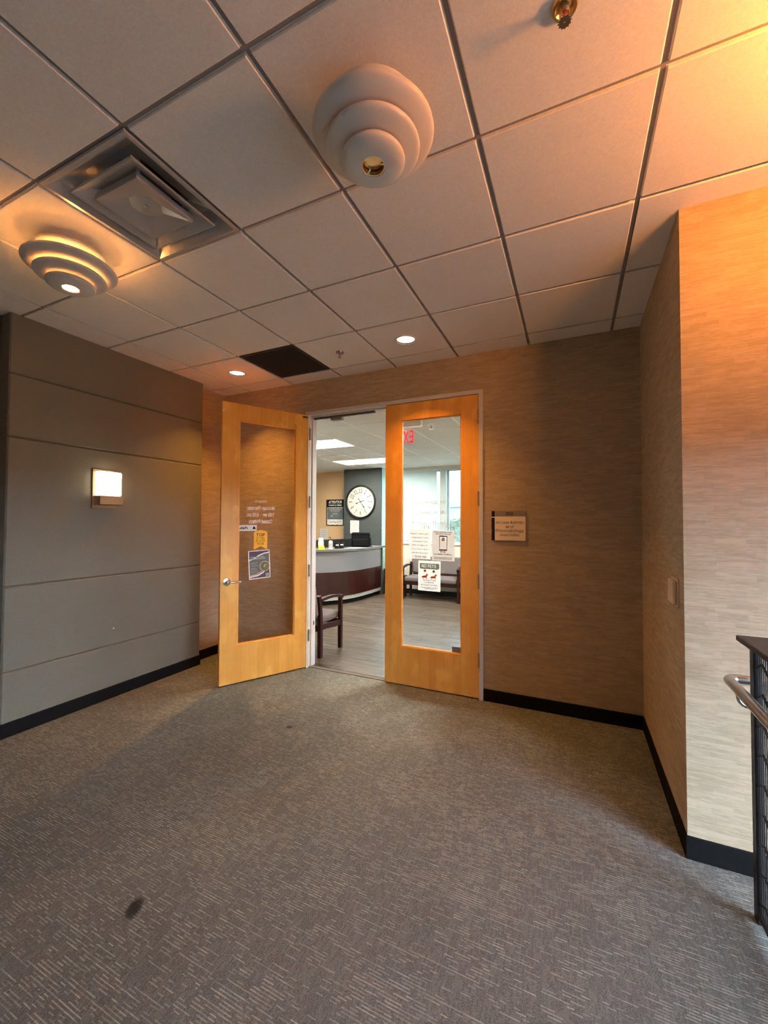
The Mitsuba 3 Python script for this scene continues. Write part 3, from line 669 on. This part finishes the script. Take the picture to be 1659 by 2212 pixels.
# ------------------------------------------------------------------ railing at the stair
t = thing('stair_railing', 'black metal stair railing with mesh infill and a steel grab rail at the right edge', 'railing')
RXX = .645
part(t, 'post', box(RXX-.012, RXX+.012, 2.062, 2.100, 0, 1.063, .002), 'm_railblack')
part(t, 'post', box(RXX-.012, RXX+.012, .52, .56, 0, 1.063, .002), 'm_railblack')
part(t, 'top_cap', box(.598, .705, -1.2, 2.125, 1.064, 1.086, .003), 'm_railtop')
part(t, 'infill_wire', cat([box(RXX-.0014, RXX+.0014, yy-.0026, yy+.0026, .05, 1.064) for yy in np.arange(2.055, -1.2, -.017)]), 'm_screen', kind='stuff')
zz = []
for zc in np.arange(.08, 1.0, .1125):
    pts = []
    for i_, yy in enumerate(np.arange(2.061, -.6, -.055)): pts.append((RXX-.004, yy, zc + (.028 if i_ % 2 else 0.0)))
    zz.append(tube(pts, .0045, 6))
part(t, 'zigzag_wire', cat(zz), 'm_railblack', kind='stuff')
part(t, 'bottom_bar', box(RXX-.012, RXX+.012, -1.2, 2.061, .03, .05, .002), 'm_railblack')
hx, hz_ = .578, .895
path = [(RXX+.055, 2.165, hz_)] + [(RXX-.030, 2.165, hz_)] + arc((hx+.035, 2.130, hz_), .035, math.pi/2, math.pi, 8, (0, 1))[1:] + [(hx, yy, hz_-.02*(2.10-yy)) for yy in np.linspace(2.08, -.8, 12)]
part(t, 'grab_rail', tube(path, .0195, 20), 'm_steel', 40)
part(t, 'rail_bracket', tube([(hx, 2.04, hz_-.018)] + arc((hx+.034, 2.04, hz_-.030), .034, math.pi, 1.5*math.pi, 7, (0, 2)) + [(RXX-.008, 2.04, hz_-.064)], .007, 10), 'm_chrome', 40)

# ================================================================== reception behind the doors
RC = 2.722
YW = 8.30                                    # window wall
struct('floor_reception', 'wood look plank floor behind the doors')
_pl = mikit.ply(box(-.609, .609, -.0890, .0890, -.012, 0, .0012), 'm_plank')
for r in range(26):
    yc = 3.7 + .18*r + .09
    c = 0
    off = -0.37*r*1.22 % 1.22
    for c in range(-1, 8):
        x0 = -7.2 + off + c*1.22 - 1.22
        if x0 + 1.22 < -7.0 or x0 > 1.0: continue
        part('floor_reception', 'plank', {**_pl, 'to_world': T().translate([x0+.61, yc, 0])}, None)
part('floor_reception', 'base', box(-7.3, 1.4, YD+.05, YW, -.2, -.013), 'm_slab')
struct('ceiling_reception', 'white suspended ceiling of the waiting room')
part('ceiling_reception', 'slab', box(-7.3, 1.4, 3.75, YW, RC+.07, RC+.10), 'm_gyp')
RGX, RGY = -2.455, 4.35
TROF = [(-2, 1, 2), (-3, 4, 3)]               # (first cell, row, cells) of the two troffers, along x
RGX1 = -4.29
def rcells():
    for i in range(-3, 7):
        for j in range(-1, 7): yield i, j
troffer_cells = {(-2, 1), (-3, 1), (-3, 4), (-2, 4)}
troffer_cells |= {(2, 1), (3, 1), (2, 4), (3, 4)}
grille_cell = {(-3, 3)}
_rt = mikit.ply(box(-TS/2+.004, TS/2-.004, -TS/2+.004, TS/2-.004, 0, .014, .002), 'm_rectile')
for i, j in rcells():
    if (i, j) in troffer_cells or (i, j) in grille_cell: continue
    x0, y0 = RGX+i*TS, RGY+j*TS
    c = clip_rect(x0, x0+TS, y0, y0+TS, RGX1, 1.3, 3.755, YW-.01)
    if not c: continue
    if (c[1]-c[0])*(c[3]-c[2]) > TS*TS-1e-3:
        part('ceiling_reception', 'tile', {**_rt, 'to_world': T().translate([x0+TS/2, y0+TS/2, RC])}, None)
    else:
        part('ceiling_reception', 'tile', box(c[0]+.004, c[1]-.004, c[2]+.004, c[3]-.004, RC, RC+.014, .002), 'm_rectile')
for i in range(-3, 7):
    x = RGX+i*TS
    part('ceiling_reception', 'grid_bar', box(x-.008, x+.008, 3.755, YW-.01, RC-.004, RC+.0), 'm_whitegrid')
part('ceiling_reception', 'gypsum_border', box(-7.3, RGX1-.012, 3.755, YW-.01, RC-.002, RC+.03), 'm_gyp')
for nm, m_, b_ in (('wall_reception_left', box(-7.4, -7.2, 3.75, YW+.2, -.1, 2.85), 'm_tan'), ('wall_reception_right', box(1.3, 1.45, 3.75, YW+.2, -.1, 2.85), 'm_offwhite')):
    struct(nm, None, m_, b_)
struct('wall_partition', None, box(-7.3, DX0-.2, 3.752, 3.77, 0, 2.8), 'm_offwhite')
struct('wall_partition_right', None, box(DX1+.2, 1.4, 3.752, 3.77, 0, 2.8), 'm_offwhite')
WH = [(-6.9, -5.66, 1.10, 2.665), (-3.70, -2.535, 1.10, 2.665), (-2.415, -1.25, 1.10, 2.665), (-1.13, .05, 1.10, 2.665)]
struct('wall_window', 'pale wall below the windows of the waiting room', cat(box(-7.3, 1.4, YW, YW+.2, -.1, 1.10), box(-7.3, 1.4, YW, YW+.2, 2.665, 2.85), box(-7.3, -6.9, YW, YW+.2, 1.10, 2.665), box(.05, 1.4, YW, YW+.2, 1.1, 2.665)), 'm_offwhite')
struct('wall_tan', 'tan painted wall left of the slate column', box(-5.66, -4.0, YW-.012, YW+.2, .0, 2.72), 'm_tan')
struct('wall_column', 'slate painted column that carries the clock')
part('wall_column', 'front', box(-4.72, -3.777, 8.02, 8.045, 0, 2.72, .002), 'm_slate')
diff('m_tealdaylight', (0.36, 0.62, 0.59))  # daylight through the tinted glass put into the colour of the side face
part('wall_column', 'return', box(-4.72, -3.780, 8.0455, YW+.1, 0, 2.72), 'm_tealdaylight')
struct('baseboard_reception', None, cat(box(-3.777, 1.3, YW-.012, YW, 0, .10), box(-4.73, -3.768, 8.008, 8.02, 0, .10)), 'm_rubber')
nwin = 1
for h in WH: pane('y', YW+.10, h)
for i, x in enumerate((-2.475, -1.19)):
    struct(f'trim_{3+i}', 'grey window mullion' if i == 0 else None, box(x-.06, x+.06, YW-.02, YW+.18, 1.10, 2.665, .004), 'm_frame_alu')
struct('trim_5', 'white window stool', box(-3.75, .1, YW-.03, YW+.06, 1.065, 1.10, .004), 'm_whitepaint')
# blinds
def blind(x0, x1, label, tilt, zb=1.13):
    k = thing('mini_blind', label, 'blind', 'horizontal blinds of the waiting room')
    part(k, 'headrail', box(x0, x1, YW+.005, YW+.045, 2.63, 2.664, .003), 'm_slat')
    w = .0125; ys = [(-w, 0), (-w/2, .0017), (0, .0022), (w/2, .0017), (w, 0)]
    P = [(a, b) for a, b in ys] + [(a, b-.0005) for a, b in ys[::-1]]
    R = np.array([[math.cos(tilt), -math.sin(tilt)], [math.sin(tilt), math.cos(tilt)]])
    P = [tuple(R@np.array(q)) for q in P]
    m = extrude(sg.Polygon(P), x1-x0-.01)
    m.apply_transform(np.array([[0, 0, 1, x0+.005], [1, 0, 0, YW+.025], [0, 1, 0, 0], [0, 0, 0, 1.]]))
    sl = mikit.ply(m, 'm_slat')
    n = int((2.615-zb)/.0205)
    for i in range(n): part(k, 'slat', {**sl, 'to_world': T().translate([0, 0, 2.615-.0205*i])}, None)
    part(k, 'bottom_rail', box(x0+.004, x1-.004, YW+.012, YW+.038, zb-.022, zb-.006, .003), 'm_slat')
    for f in (.15, .85):
        xx = x0+(x1-x0)*f
        part(k, 'ladder_cord', box(xx-.001, xx+.001, YW+.0105, YW+.0115, zb-.01, 2.63), 'm_slat')
blind(-3.695, -2.62, 'white slatted blind, mostly closed, in the window beside the slate column', 1.08)
blind(-2.405, -1.26, 'white slatted blind, open to the white sky, right of the mullion', .12)
blind(-1.12, .04, 'white slatted blind, open, farthest right in the waiting room', .12)
blind(-6.89, -5.67, 'white slatted blind in the narrow gap beside the left door jamb', .5)
# troffers
def troffer(x0, y0, n, label):
    k = thing('ceiling_troffer', label, 'ceiling light', 'recessed fluorescent troffers')
    x1, y1 = x0+n*TS, y0+TS
    part(k, 'housing', cat(box(x0+.006, x0+.02, y0+.006, y1-.006, RC-.003, RC+.055), box(x1-.02, x1-.006, y0+.006, y1-.006, RC-.003, RC+.055), box(x0+.02, x1-.02, y0+.006, y0+.02, RC-.003, RC+.055), box(x0+.02, x1-.02, y1-.02, y1-.006, RC-.003, RC+.055)), 'm_whitepaint')
    v = [(x0+.02, y0+.02, RC+.045), (x1-.02, y0+.02, RC+.045), (x1-.02, y1-.02, RC+.045), (x0+.02, y1-.02, RC+.045)]
    l = mikit.ply(trimesh.Trimesh(v, [[0, 2, 1], [0, 3, 2]], process=False), 'm_cream')
    part(k, 'lens', emit(l, TROFFER*np.array([1, .95, .82]), 3.0), None)
troffer(RGX-3*TS, RGY+1*TS, 2, 'bright ceiling light nearest the left door jamb')
troffer(RGX-3*TS, RGY+4*TS, 2, 'bright ceiling light in front of the slate column')
troffer(RGX+2*TS, RGY+1*TS, 2, 'bright ceiling light behind the right wall, near')
troffer(RGX+2*TS, RGY+4*TS, 2, 'bright ceiling light behind the right wall, far')
t = thing('ceiling_grille', 'white louvred air grille between the two bright ceiling lights', 'air vent')
gx0, gy0 = RGX-3*TS, RGY+3*TS
part(t, 'frame', cat(box(gx0+.008, gx0+TS-.008, gy0+.008, gy0+.04, RC-.004, RC+.01), box(gx0+.008, gx0+TS-.008, gy0+TS-.04, gy0+TS-.008, RC-.004, RC+.01), box(gx0+.008, gx0+.04, gy0+.04, gy0+TS-.04, RC-.004, RC+.01), box(gx0+TS-.04, gx0+TS-.008, gy0+.04, gy0+TS-.04, RC-.004, RC+.01)), 'm_whitepaint')
for i in range(8):
    yy = gy0+.065+.066*i
    m = box(-TS/2+.04, TS/2-.04, -.026, .026, -.001, .001); m.apply_transform(trimesh.transformations.rotation_matrix(-.6, [1, 0, 0])); m.apply_translation([gx0+TS/2, yy, RC+.014])
    part(t, 'louvre', m, 'm_whitepaint')
part(t, 'duct', box(gx0+.02, gx0+TS-.02, gy0+.02, gy0+TS-.02, RC+.055, RC+.058), 'm_slab')
sprinkler(-3.43, 6.57, RC, 'tiny sprinkler beside the far ceiling light of the waiting room', 'waiting room sprinklers', 'm_whitepaint', s=.9)
sprinkler(-1.545, 4.68, RC, 'white sprinkler seen through the top of the closed door glass', 'waiting room sprinklers', 'm_whitepaint', s=1.3)
def spot_(x, y, label):
    k = thing('small_downlight', label, 'downlight', 'small downlights at the gypsum border')
    def at(m): m = tri(m).copy(); m.apply_translation([x, y, RC]); return m
    part(k, 'ring', at(lathe([(.03, -.002), (.05, -.012), (.062, -.004), (.064, -.001), (.03, -.001), (.03, -.002)], 24)), 'm_whitepaint', 30)
    part(k, 'lens', at(lathe([(0, -.004), (.032, -.004), (.032, -.002), (0, -.002)], 20)), 'm_cream')
spot_(-4.02, 6.03, 'small round ceiling fitting, right of the pair near the left jamb'); spot_(-4.17, 6.15, 'small round ceiling fitting, left of the pair near the left jamb')
# exit sign, seen from behind
t = thing('exit_sign', 'clear exit sign with red letters hanging behind the top of the closed door leaf', 'sign')
ex0, ex1, ez0, ez1, ey = -1.90, -1.585, 2.43, 2.645, 4.42
part(t, 'panel', trimesh.Trimesh([(ex0, ey, ez0), (ex1, ey, ez0), (ex1, ey, ez1), (ex0, ey, ez1)], [[0, 1, 2], [0, 2, 3]], process=False), 'm_clearplastic')
part(t, 'rail', box(ex0-.01, ex1+.01, ey-.03, ey+.03, ez1, RC-.003, .004), 'm_whitepaint')
et = mikit.ply(put(text('EXIT', .135, 0, 0, bold=True, width=.235, mirror=True, depth=.003), frame((-1.790, ey-.004, ez0+.035), (1, 0, 0))), 'm_red')
part(t, 'lettering', emit(et, (1.3, .02, .06), .2), None)

# reception desk
def curve(n=40, off=0.0):
    c = np.array([(-3.742, 7.98), (-3.752, 7.45), (-3.800, 6.98), (-3.905, 6.66), (-4.10, 6.40), (-4.42, 6.13), (-4.95, 5.86), (-5.6, 5.70)])
    tt = np.linspace(0, 1, len(c)); s = np.linspace(0, 1, n)
    from scipy.interpolate import CubicSpline
    p = CubicSpline(tt, c)(s); d = np.gradient(p, axis=0); d /= np.linalg.norm(d, axis=1, keepdims=True)
    return p + off*np.c_[-d[:, 1], d[:, 0]]       # positive offset: towards the waiting room
if (curve(40, .1)[0]-curve(40, 0)[0])[0] < 0: SGN = -1
else: SGN = 1
def wallstrip(o0, o1, z0, z1):
    a, b = curve(40, SGN*o0), curve(40, SGN*o1)
    m = extrude(sg.Polygon(np.vstack([a, b[::-1]])).buffer(0), z1-z0); m.apply_translation([0, 0, z0]); return m
t = thing('reception_desk', 'curved reception desk with grey and dark cherry bands and a grey counter', 'desk')
part(t, 'kick', wallstrip(-.12, -.05, 0, .085), 'm_rubber', 30)
part(t, 'silver_band', wallstrip(-.12, -.004, .085, .155), 'm_alulam', 30)
part(t, 'cherry_band', wallstrip(-.12, .006, .155, .605), 'm_cherry', 30)
part(t, 'grey_band', wallstrip(-.12, 0, .605, .992), 'm_greylam', 30)
part(t, 'counter', wallstrip(-.34, .06, .994, 1.030), 'm_counter', 30)
part(t, 'end_panel', box(-3.90, -3.738, 7.982, 8.005, 0, .992), 'm_midgrey')
part(t, 'end_post', box(-3.775, -3.722, 7.93, 7.981, 0, .992, .003), 'm_slate')
part(t, 'counter_end', box(-4.05, -3.56, 7.97, 8.015, .994, 1.030), 'm_counter')
# things on the counter
CT = 1.0305
def on_counter(px_y, off=-.14):
    p = curve(400, SGN*off); i = np.argmin(abs(p[:, 1]-px_y)); return p[i]
# yellow card holder
q = on_counter(6.405, -.11)
t = thing('card_holder', 'bright yellow leaflet holder on the counter', 'holder')
def atq(m, q=q, rot=.75): 
    m = put(m, trimesh.transformations.rotation_matrix(rot, [0, 0, 1])); m.apply_translation([q[0], q[1], CT]); return m
mat('m_yellowplastic', (0.95, 0.62, 0.0), 0.35)
hold = cat(box(-.052, .052, .030, .036, 0, .145), box(-.052, .052, -.045, .030, 0, .008), box(-.052, -.046, -.045, .030, .008, .075), box(.046, .052, -.045, .030, .008, .06), box(-.046, .046, -.045, -.040, .008, .055))
part(t, 'tray', atq(hold), 'm_yellowplastic'); part(t, 'front_label', atq(box(-.03, .035, -.0470, -.0455, .012, .05)), 'm_yellow')
t = thing('leaflet', 'white leaflet standing in the yellow holder', 'leaflet')
part(t, 'sheet', atq(box(-.044, .042, .0255, .0290, .0085, .21)), 'm_papersheet')
lf = extrude(sg.LineString([(-.03, .165), (.0, .158), (.01, .172), (.02, .158), (.03, .172)]).buffer(.002), .0006)
part(t, 'print', atq(put(lf, frame((0, .0253, 0), (1, 0, 0)))), 'm_midgrey')
q2 = on_counter(6.50, -.07)
t = thing('pump_bottle', 'white pump bottle of hand gel next to the yellow holder', 'bottle')
def at2(m): m = tri(m).copy(); m.apply_translation([q2[0], q2[1], CT]); return m
part(t, 'body', at2(lathe([(0, 0), (.036, 0), (.038, .004), (.038, .135), (.034, .15), (.014, .158), (.014, .165), (0, .165)], 28)), 'm_cream', 35)
part(t, 'pump', at2(cat(lathe([(0, .165), (.015, .165), (.015, .182), (.005, .184), (.005, .215), (0, .215)], 16), tube([(0, 0, .215), (-.012, -.006, .218), (-.036, -.018, .210)], .006, 8))), 'm_black', 35)
part(t, 'label', at2(lathe([(.0383, .03), (.0388, .03), (.0388, .11), (.0383, .11)], 28)), 'm_lightgrey', 30)
for i, (yy, oo, nm) in enumerate(((6.69, -.165, 'left'), (6.79, -.175, 'right'))):
    q3 = on_counter(yy, oo)
    t = thing('pen_cup', f'round black cup with a white label, {nm} of the two on the counter', 'cup', 'black cups on the counter')
    def at3(m): m = tri(m).copy(); m.apply_translation([q3[0], q3[1], CT]); return m
    part(t, 'body', at3(shell([(.0005, .002), (.045, .002), (.046, .02), (.046, .125)], -.003, 28)), 'm_black', 35)
    lb = mikit.ply(at3(put(box(-.028, .028, -.0500, -.0485, .060, .082), trimesh.transformations.rotation_matrix(.55, [0, 0, 1]))), 'm_papersheet')
    part(t, 'label', lb, None)
q4 = on_counter(6.55, -.36)
single('desk_screen', put(box(-.55, .75, 0, .155, -.012, .012, .004), frame((q4[0]-.01, q4[1]+.30, CT), (.30, .954, 0))), 'm_black', 'low black divider along the back of the counter', 'divider')
single('paper_sheet', put(box(-.11, .11, -.14, .14, 0, .002), frame((on_counter(7.02, -.06)[0], on_counter(7.02, -.06)[1], CT), (.3, .95, 0), (-.95, .3, 0))), 'm_papersheet', 'white paper lying flat on the counter in front of the bag', 'paper')
q5 = on_counter(7.42, -.20)
t = thing('shoulder_bag', 'black soft lunch bag on the counter below the clock', 'bag')
def at5(m): m = put(m, trimesh.transformations.rotation_matrix(.42, [0, 0, 1])); m.apply_translation([q5[0], q5[1], CT]); return m
bm = rbox(-.185, .185, -.11, .11, 0, .265, .028, 5)
part(t, 'body', at5(bm), 'm_bag', 40)
part(t, 'lid', at5(rbox(-.180, .190, -.116, .116, .245, .292, .018, 5)), 'm_bag', 40)
part(t, 'side_pocket', at5(rbox(.165, .205, -.085, .085, .012, .19, .016, 4)), 'm_bagside', 40)
part(t, 'front_pocket', at5(rbox(-.165, .155, -.132, -.09, .015, .165, .018, 4)), 'm_bag', 40)
part(t, 'buckle', at5(box(.192, .204, -.015, .015, .20, .222, .003)), 'm_lightgrey')
part(t, 'strap', at5(sweep_rect([(.186, -.06, .275), (.205, -.075, .22), (.213, -.09, .13), (.216, -.10, .05), (.225, -.11, .012), (.245, -.12, .006)], .004, .028, (0.2, .97, 0.1))), 'm_bag')
# clock
t = thing('wall_clock', 'large round wall clock with a black rim on the slate column', 'clock')
ccx, ccz, cy_ = -4.285, 1.54+.4445, 8.02
def cl(m, d=0): return put(m, frame((ccx, cy_-d, ccz), (1, 0, 0)))
part(t, 'rim', cl(lathe([(.335, 0), (.372, 0), (.374, .030), (.366, .042), (.348, .045), (.340, .030), (.335, .012), (.335, 0)], 72)), 'm_black', 30)
part(t, 'face', cl(lathe([(0, .008), (.338, .008), (.338, .012), (0, .012)], 72)), 'm_clockface', 30)
nm = []
for h_ in range(1, 13):
    a = math.pi/2 - h_*math.pi/6
    g = meshkit.text_mesh(str(h_), .095, .0008, True); b = g.bounds
    g.apply_translation([-(b[0][0]+b[1][0])/2, -.0475, 0]); g.apply_scale([.55, 1, 1])
    g.apply_transform(trimesh.transformations.rotation_matrix(a-math.pi/2, [0, 0, 1]) if h_ not in (4, 5, 6, 7, 8) else trimesh.transformations.rotation_matrix(a-math.pi/2+math.pi, [0, 0, 1]))
    g.apply_translation([.245*math.cos(a), .245*math.sin(a), .0122]); nm.append(g)
part(t, 'numerals', cl(cat(nm)), 'm_inkgrey')
part(t, 'minute_mark', cl(cat([put(extrude(sg.Point(.318, 0).buffer(.005 if i_ % 5 == 0 else .002, 6), .0008), trimesh.transformations.rotation_matrix(i_*math.pi/30, [0, 0, 1])) for i_ in range(60)])), 'm_inkgrey')
for k in [k for k in scene if k == t+'__minute_mark']:
    m_ = cat([put(extrude(sg.Point(.318, 0).buffer(.005 if i_ % 5 == 0 else .002, 6), .0132), trimesh.transformations.rotation_matrix(i_*math.pi/30, [0, 0, 1])) for i_ in range(60)])
    scene[k] = mikit.ply(cl(m_), 'm_inkgrey')
def hand(L, tail, w, ang):
    P = sg.Polygon([(-tail, -.003), (L*.55, -.004), (L*.72, -w), (L, 0), (L*.72, w), (L*.55, .004), (-tail, .003)]).union(sg.Point(-tail, 0).buffer(.011)).union(sg.Point(0, 0).buffer(.014))
    m = extrude(P, .002); m.apply_transform(trimesh.transformations.rotation_matrix(ang, [0, 0, 1])); m.apply_translation([0, 0, .0145]); return m
part(t, 'hour_hand', cl(hand(.135, .075, .013, math.radians(90-252)), 0), 'm_ink')
part(t, 'minute_hand', cl(hand(.185, .075, .012, math.radians(90-144)), .0025), 'm_ink')
# framed poster on the tan wall
t = thing('framed_poster', 'black framed attention poster on the tan wall left of the clock', 'poster')
FX0, FX1, FZ0, FZ1, FY = -5.345, -4.870, 1.455, 2.065, YW-.012
def fp(m, d=0): return put(m, frame((FX0, FY-d, FZ0), (1, 0, 0)))
w_, h_ = FX1-FX0, FZ1-FZ0
part(t, 'frame', fp(cat(box(0, w_, 0, .014, 0, .022), box(0, w_, h_-.014, h_, 0, .022), box(0, .014, .014, h_-.014, 0, .022), box(w_-.014, w_, .014, h_-.014, 0, .022))), 'm_black')
part(t, 'sheet', fp(box(.012, w_-.012, .012, h_-.012, .004, .008)), 'm_papersheet')
part(t, 'header', fp(box(.014, w_-.014, h_*.70, h_-.014, .008, .009)), 'm_ink')
part(t, 'picture', fp(box(.022, w_-.022, h_*.23, h_*.685, .008, .009)), 'm_bluegrey')
part(t, 'header_print', put(cat(text('ATTENTION', .062, w_/2, h_*.85, bold=True, width=.36), text('Patients & Visitors', .034, w_/2, h_*.755, bold=True, width=.36)), frame((FX0, FY-.0095, FZ0), (1, 0, 0))), 'm_papersheet')
part(t, 'footer_print', put(text('CIVILITY', .045, w_/2, h_*.09, width=.32), frame((FX0, FY-.0085, FZ0), (1, 0, 0))), 'm_inkgrey')
part(t, 'line_print', put(cat([extrude(sg.box(w_/2-a, z_, w_/2+a, z_+.012), .0005) for a, z_ in ((.17, .385), (.17, .36), (.13, .33), (.07, .28), (.07, .26))] + [extrude(sg.Point(w_/2-.09, .22).buffer(.025), .0005)]), frame((FX0, FY-.0095, FZ0), (1, 0, 0))), 'm_lightgrey')
def notice(x, z, w, h, y, label, lines):
    t = thing('paper_notice', label, 'notice')
    part(t, 'sheet', put(box(-w/2, w/2, -h/2, h/2, 0, .002), frame((x, y, z), (1, 0, 0))), 'm_papergrey')
    part(t, 'line_print', put(cat([extrude(sg.box(-w*a, h*b, w*a, h*b+.009), .0005) for a, b in lines]), frame((x, y-.0022, z), (1, 0, 0))), 'm_lightgrey')
notice(-4.437, 1.54-.112, .226, .29, 8.02, 'white paper notice with a few lines on the slate column below the clock', ((.25, .33), (.14, .2), (.3, .07), (.05, -.06), (.24, -.2)))
notice(-5.425, 1.54-.305, .226, .29, YW-.012, 'cream paper notice low on the tan wall behind the counter', ((.3, .3), (.34, .15), (.34, .0), (.3, -.15)))
# guest chairs and benches
def seat_unit(k, M, n):
    """n seats side by side, origin at the middle of the back on the floor, facing local -y; a seat is 0.56 wide."""
    def A(m): return put(m, M)
    Wd = n*.54; x0 = -Wd/2
    for s_ in (-1, 1):
        X = s_*(Wd/2+.025)
        part(k, 'front_leg', A(box(X-.022, X+.022, -.60, -.552, 0, .645, .004)), 'm_darkwood')
        part(k, 'rear_leg', A(sweep_rect([(X, -.135, 0), (X, -.135, .42), (X, -.115, .62), (X, -.10, .70)], .044, .046, (0, 1, 0.001))), 'm_darkwood')
        pts = [(X, -.615+.50*t_, .648 - .03*(1-math.sin(min(1, t_*1.6)*math.pi/2)) + .012*math.sin(t_*math.pi)) for t_ in np.linspace(0, 1, 12)]
        part(k, 'arm_rest', A(sweep_rect(pts, .052, .030)), 'm_darkwood')
        pts = [(X, -.56+.43*t_, .335 - .055*math.sin((1-t_)*math.pi/2)**2 + .035*(1-t_)) for t_ in np.linspace(0, 1, 8)]
        part(k, 'side_rail', A(sweep_rect(pts, .030, .062)), 'm_darkwood')
    part(k, 'front_rail', A(box(x0, x0+Wd, -.575, -.55, .29, .352, .003)), 'm_darkwood')
    part(k, 'rear_rail', A(box(x0, x0+Wd, -.15, -.12, .29, .352, .003)), 'm_darkwood')
    for i in range(n):
        a = x0 + i*.54
        sm = rbox(a+.004, a+.536, -.595, -.115, .352, .452, .035, 5)
        part(k, 'seat', A(sm), 'm_fabric', 40)
        bk = tri(rbox(a+(-.036 if i == 0 else .012), a+(.576 if i == n-1 else .528), -.108, -.030, .47, .825, .030, 5)); bk.apply_transform(trimesh.transformations.rotation_matrix(-.17, [1, 0, 0], [0, -.07, .47]))
        part(k, 'backrest', A(bk), 'm_fabric', 40)
    b = box(x0, x0+Wd, -.095, -.065, .40, .468, .004)
    part(k, 'back_rail', A(b), 'm_darkwood')
k = thing('guest_chair', 'mauve upholstered armchair with dark cherry frame just inside the doorway', 'chair')
seat_unit(k, np.array([[-1, 0, 0, -2.59-.317], [0, -1, 0, 3.795], [0, 0, 1, 0], [0, 0, 0, 1.]]), 1)
k = thing('waiting_bench', 'two seat mauve bench with dark frame seen through the closed door glass', 'bench')
seat_unit(k, np.array([[1, 0, 0, -2.55], [0, 1, 0, 8.22], [0, 0, 1, 0], [0, 0, 0, 1.]]), 2)
k = thing('waiting_bench', 'mauve bench whose end shows at the right edge of the closed door glass', 'bench')
seat_unit(k, np.array([[1, 0, 0, -1.36], [0, 1, 0, 8.22], [0, 0, 1, 0], [0, 0, 0, 1.]]), 2)
t = thing('side_table', 'small dark table left of the bench behind the closed door leaf', 'table')
part(t, 'top', box(-3.44, -3.155, 7.72, 8.00, .40, .43, .004), 'm_darkwood')
for sx in (-3.43, -3.21):
    for sy in (7.74, 7.95): part(t, 'leg', box(sx, sx+.04, sy, sy+.04, 0, .40, .003), 'm_darkwood')
t = thing('waste_bin', 'black bin at the end of the reception desk', 'bin')
part(t, 'body', box(-3.72, -3.46, 8.03, 8.26, .0, .50, .012), 'm_black'); part(t, 'rim', box(-3.725, -3.455, 8.025, 8.265, .50, .53, .006), 'm_black')

# ------------------------------------------------------------------ outside
struct('ground', None, box(-60, 60, 9, 120, -4.3, -4.2), 'm_asphalt')
diff('m_darkasphalt', (0.05, 0.05, 0.05))  # asphalt darkened to cut daylight bouncing up through the stair windows
struct('ground_stair', None, box(3.2, 60, -60, 9, -4.3, -4.2), 'm_darkasphalt')
t = thing('far_building', 'low pale building beyond the waiting room windows', 'building')
part(t, 'wall', box(-26, -8, 44, 56, -4.2, 3.2), 'm_stucco')
part(t, 'roof_edge', box(-26.2, -7.8, 43.8, 56.2, 3.2, 3.7), 'm_stucco')
_fw = mikit.ply(box(-.8, .8, -.08, .08, -.7, .7), 'm_farglass')
for i in range(7):
    for zc in (-2.4, 1.0): part(t, 'window', {**_fw, 'to_world': T().translate([-24.5+2.4*i, 44, zc])}, None)
t = thing('far_building', 'grey building close beyond the left window pane', 'building')
part(t, 'wall', box(-16, -8.6, 22, 30, -4.2, 10), 'm_stucco')
for i in range(3):
    for zc in (-1.5, 2.0, 5.5): part(t, 'window', {**_fw, 'to_world': T().translate([-14.6+2.3*i, 22, zc])}, None)
def tree(x, y, h, r, label, seed):
    rg = np.random.default_rng(seed)
    k = thing('far_tree', label, 'tree', 'trees beyond the windows')
    part(k, 'trunk', tube([(x, y, -4.2), (x+.1, y, -4.2+h*.3), (x, y, -4.2+h*.6)], .16, 8), 'm_darkwood', 40)
    n = 500; d = rg.normal(size=(n, 3)); d /= np.linalg.norm(d, axis=1, keepdims=True)
    c = np.array([x, y, -4.2+h*.68]) + d*np.array([r, r, h*.33])*rg.uniform(.55, 1, (n, 1))
    V, F = [], []
    for i, q in enumerate(c):
        a = rg.normal(size=3); a /= np.linalg.norm(a); b = np.cross(a, rg.normal(size=3)); b /= np.linalg.norm(b); s_ = .32
        V += [q-a*s_, q+b*s_*.6, q+a*s_, q-b*s_*.6]; F += [[4*i, 4*i+1, 4*i+2], [4*i, 4*i+2, 4*i+3]]
    part(k, 'foliage', trimesh.Trimesh(V, F, process=False), 'm_leaf')
tree(-6.0, 34, 5.6, 1.9, 'round green tree seen low through the right window pane', 1)
tree(-10.5, 40, 6.0, 2.2, 'green tree behind the mullion', 2)
tree(-3.0, 38, 5.4, 2.0, 'green tree farthest right beyond the windows', 3)
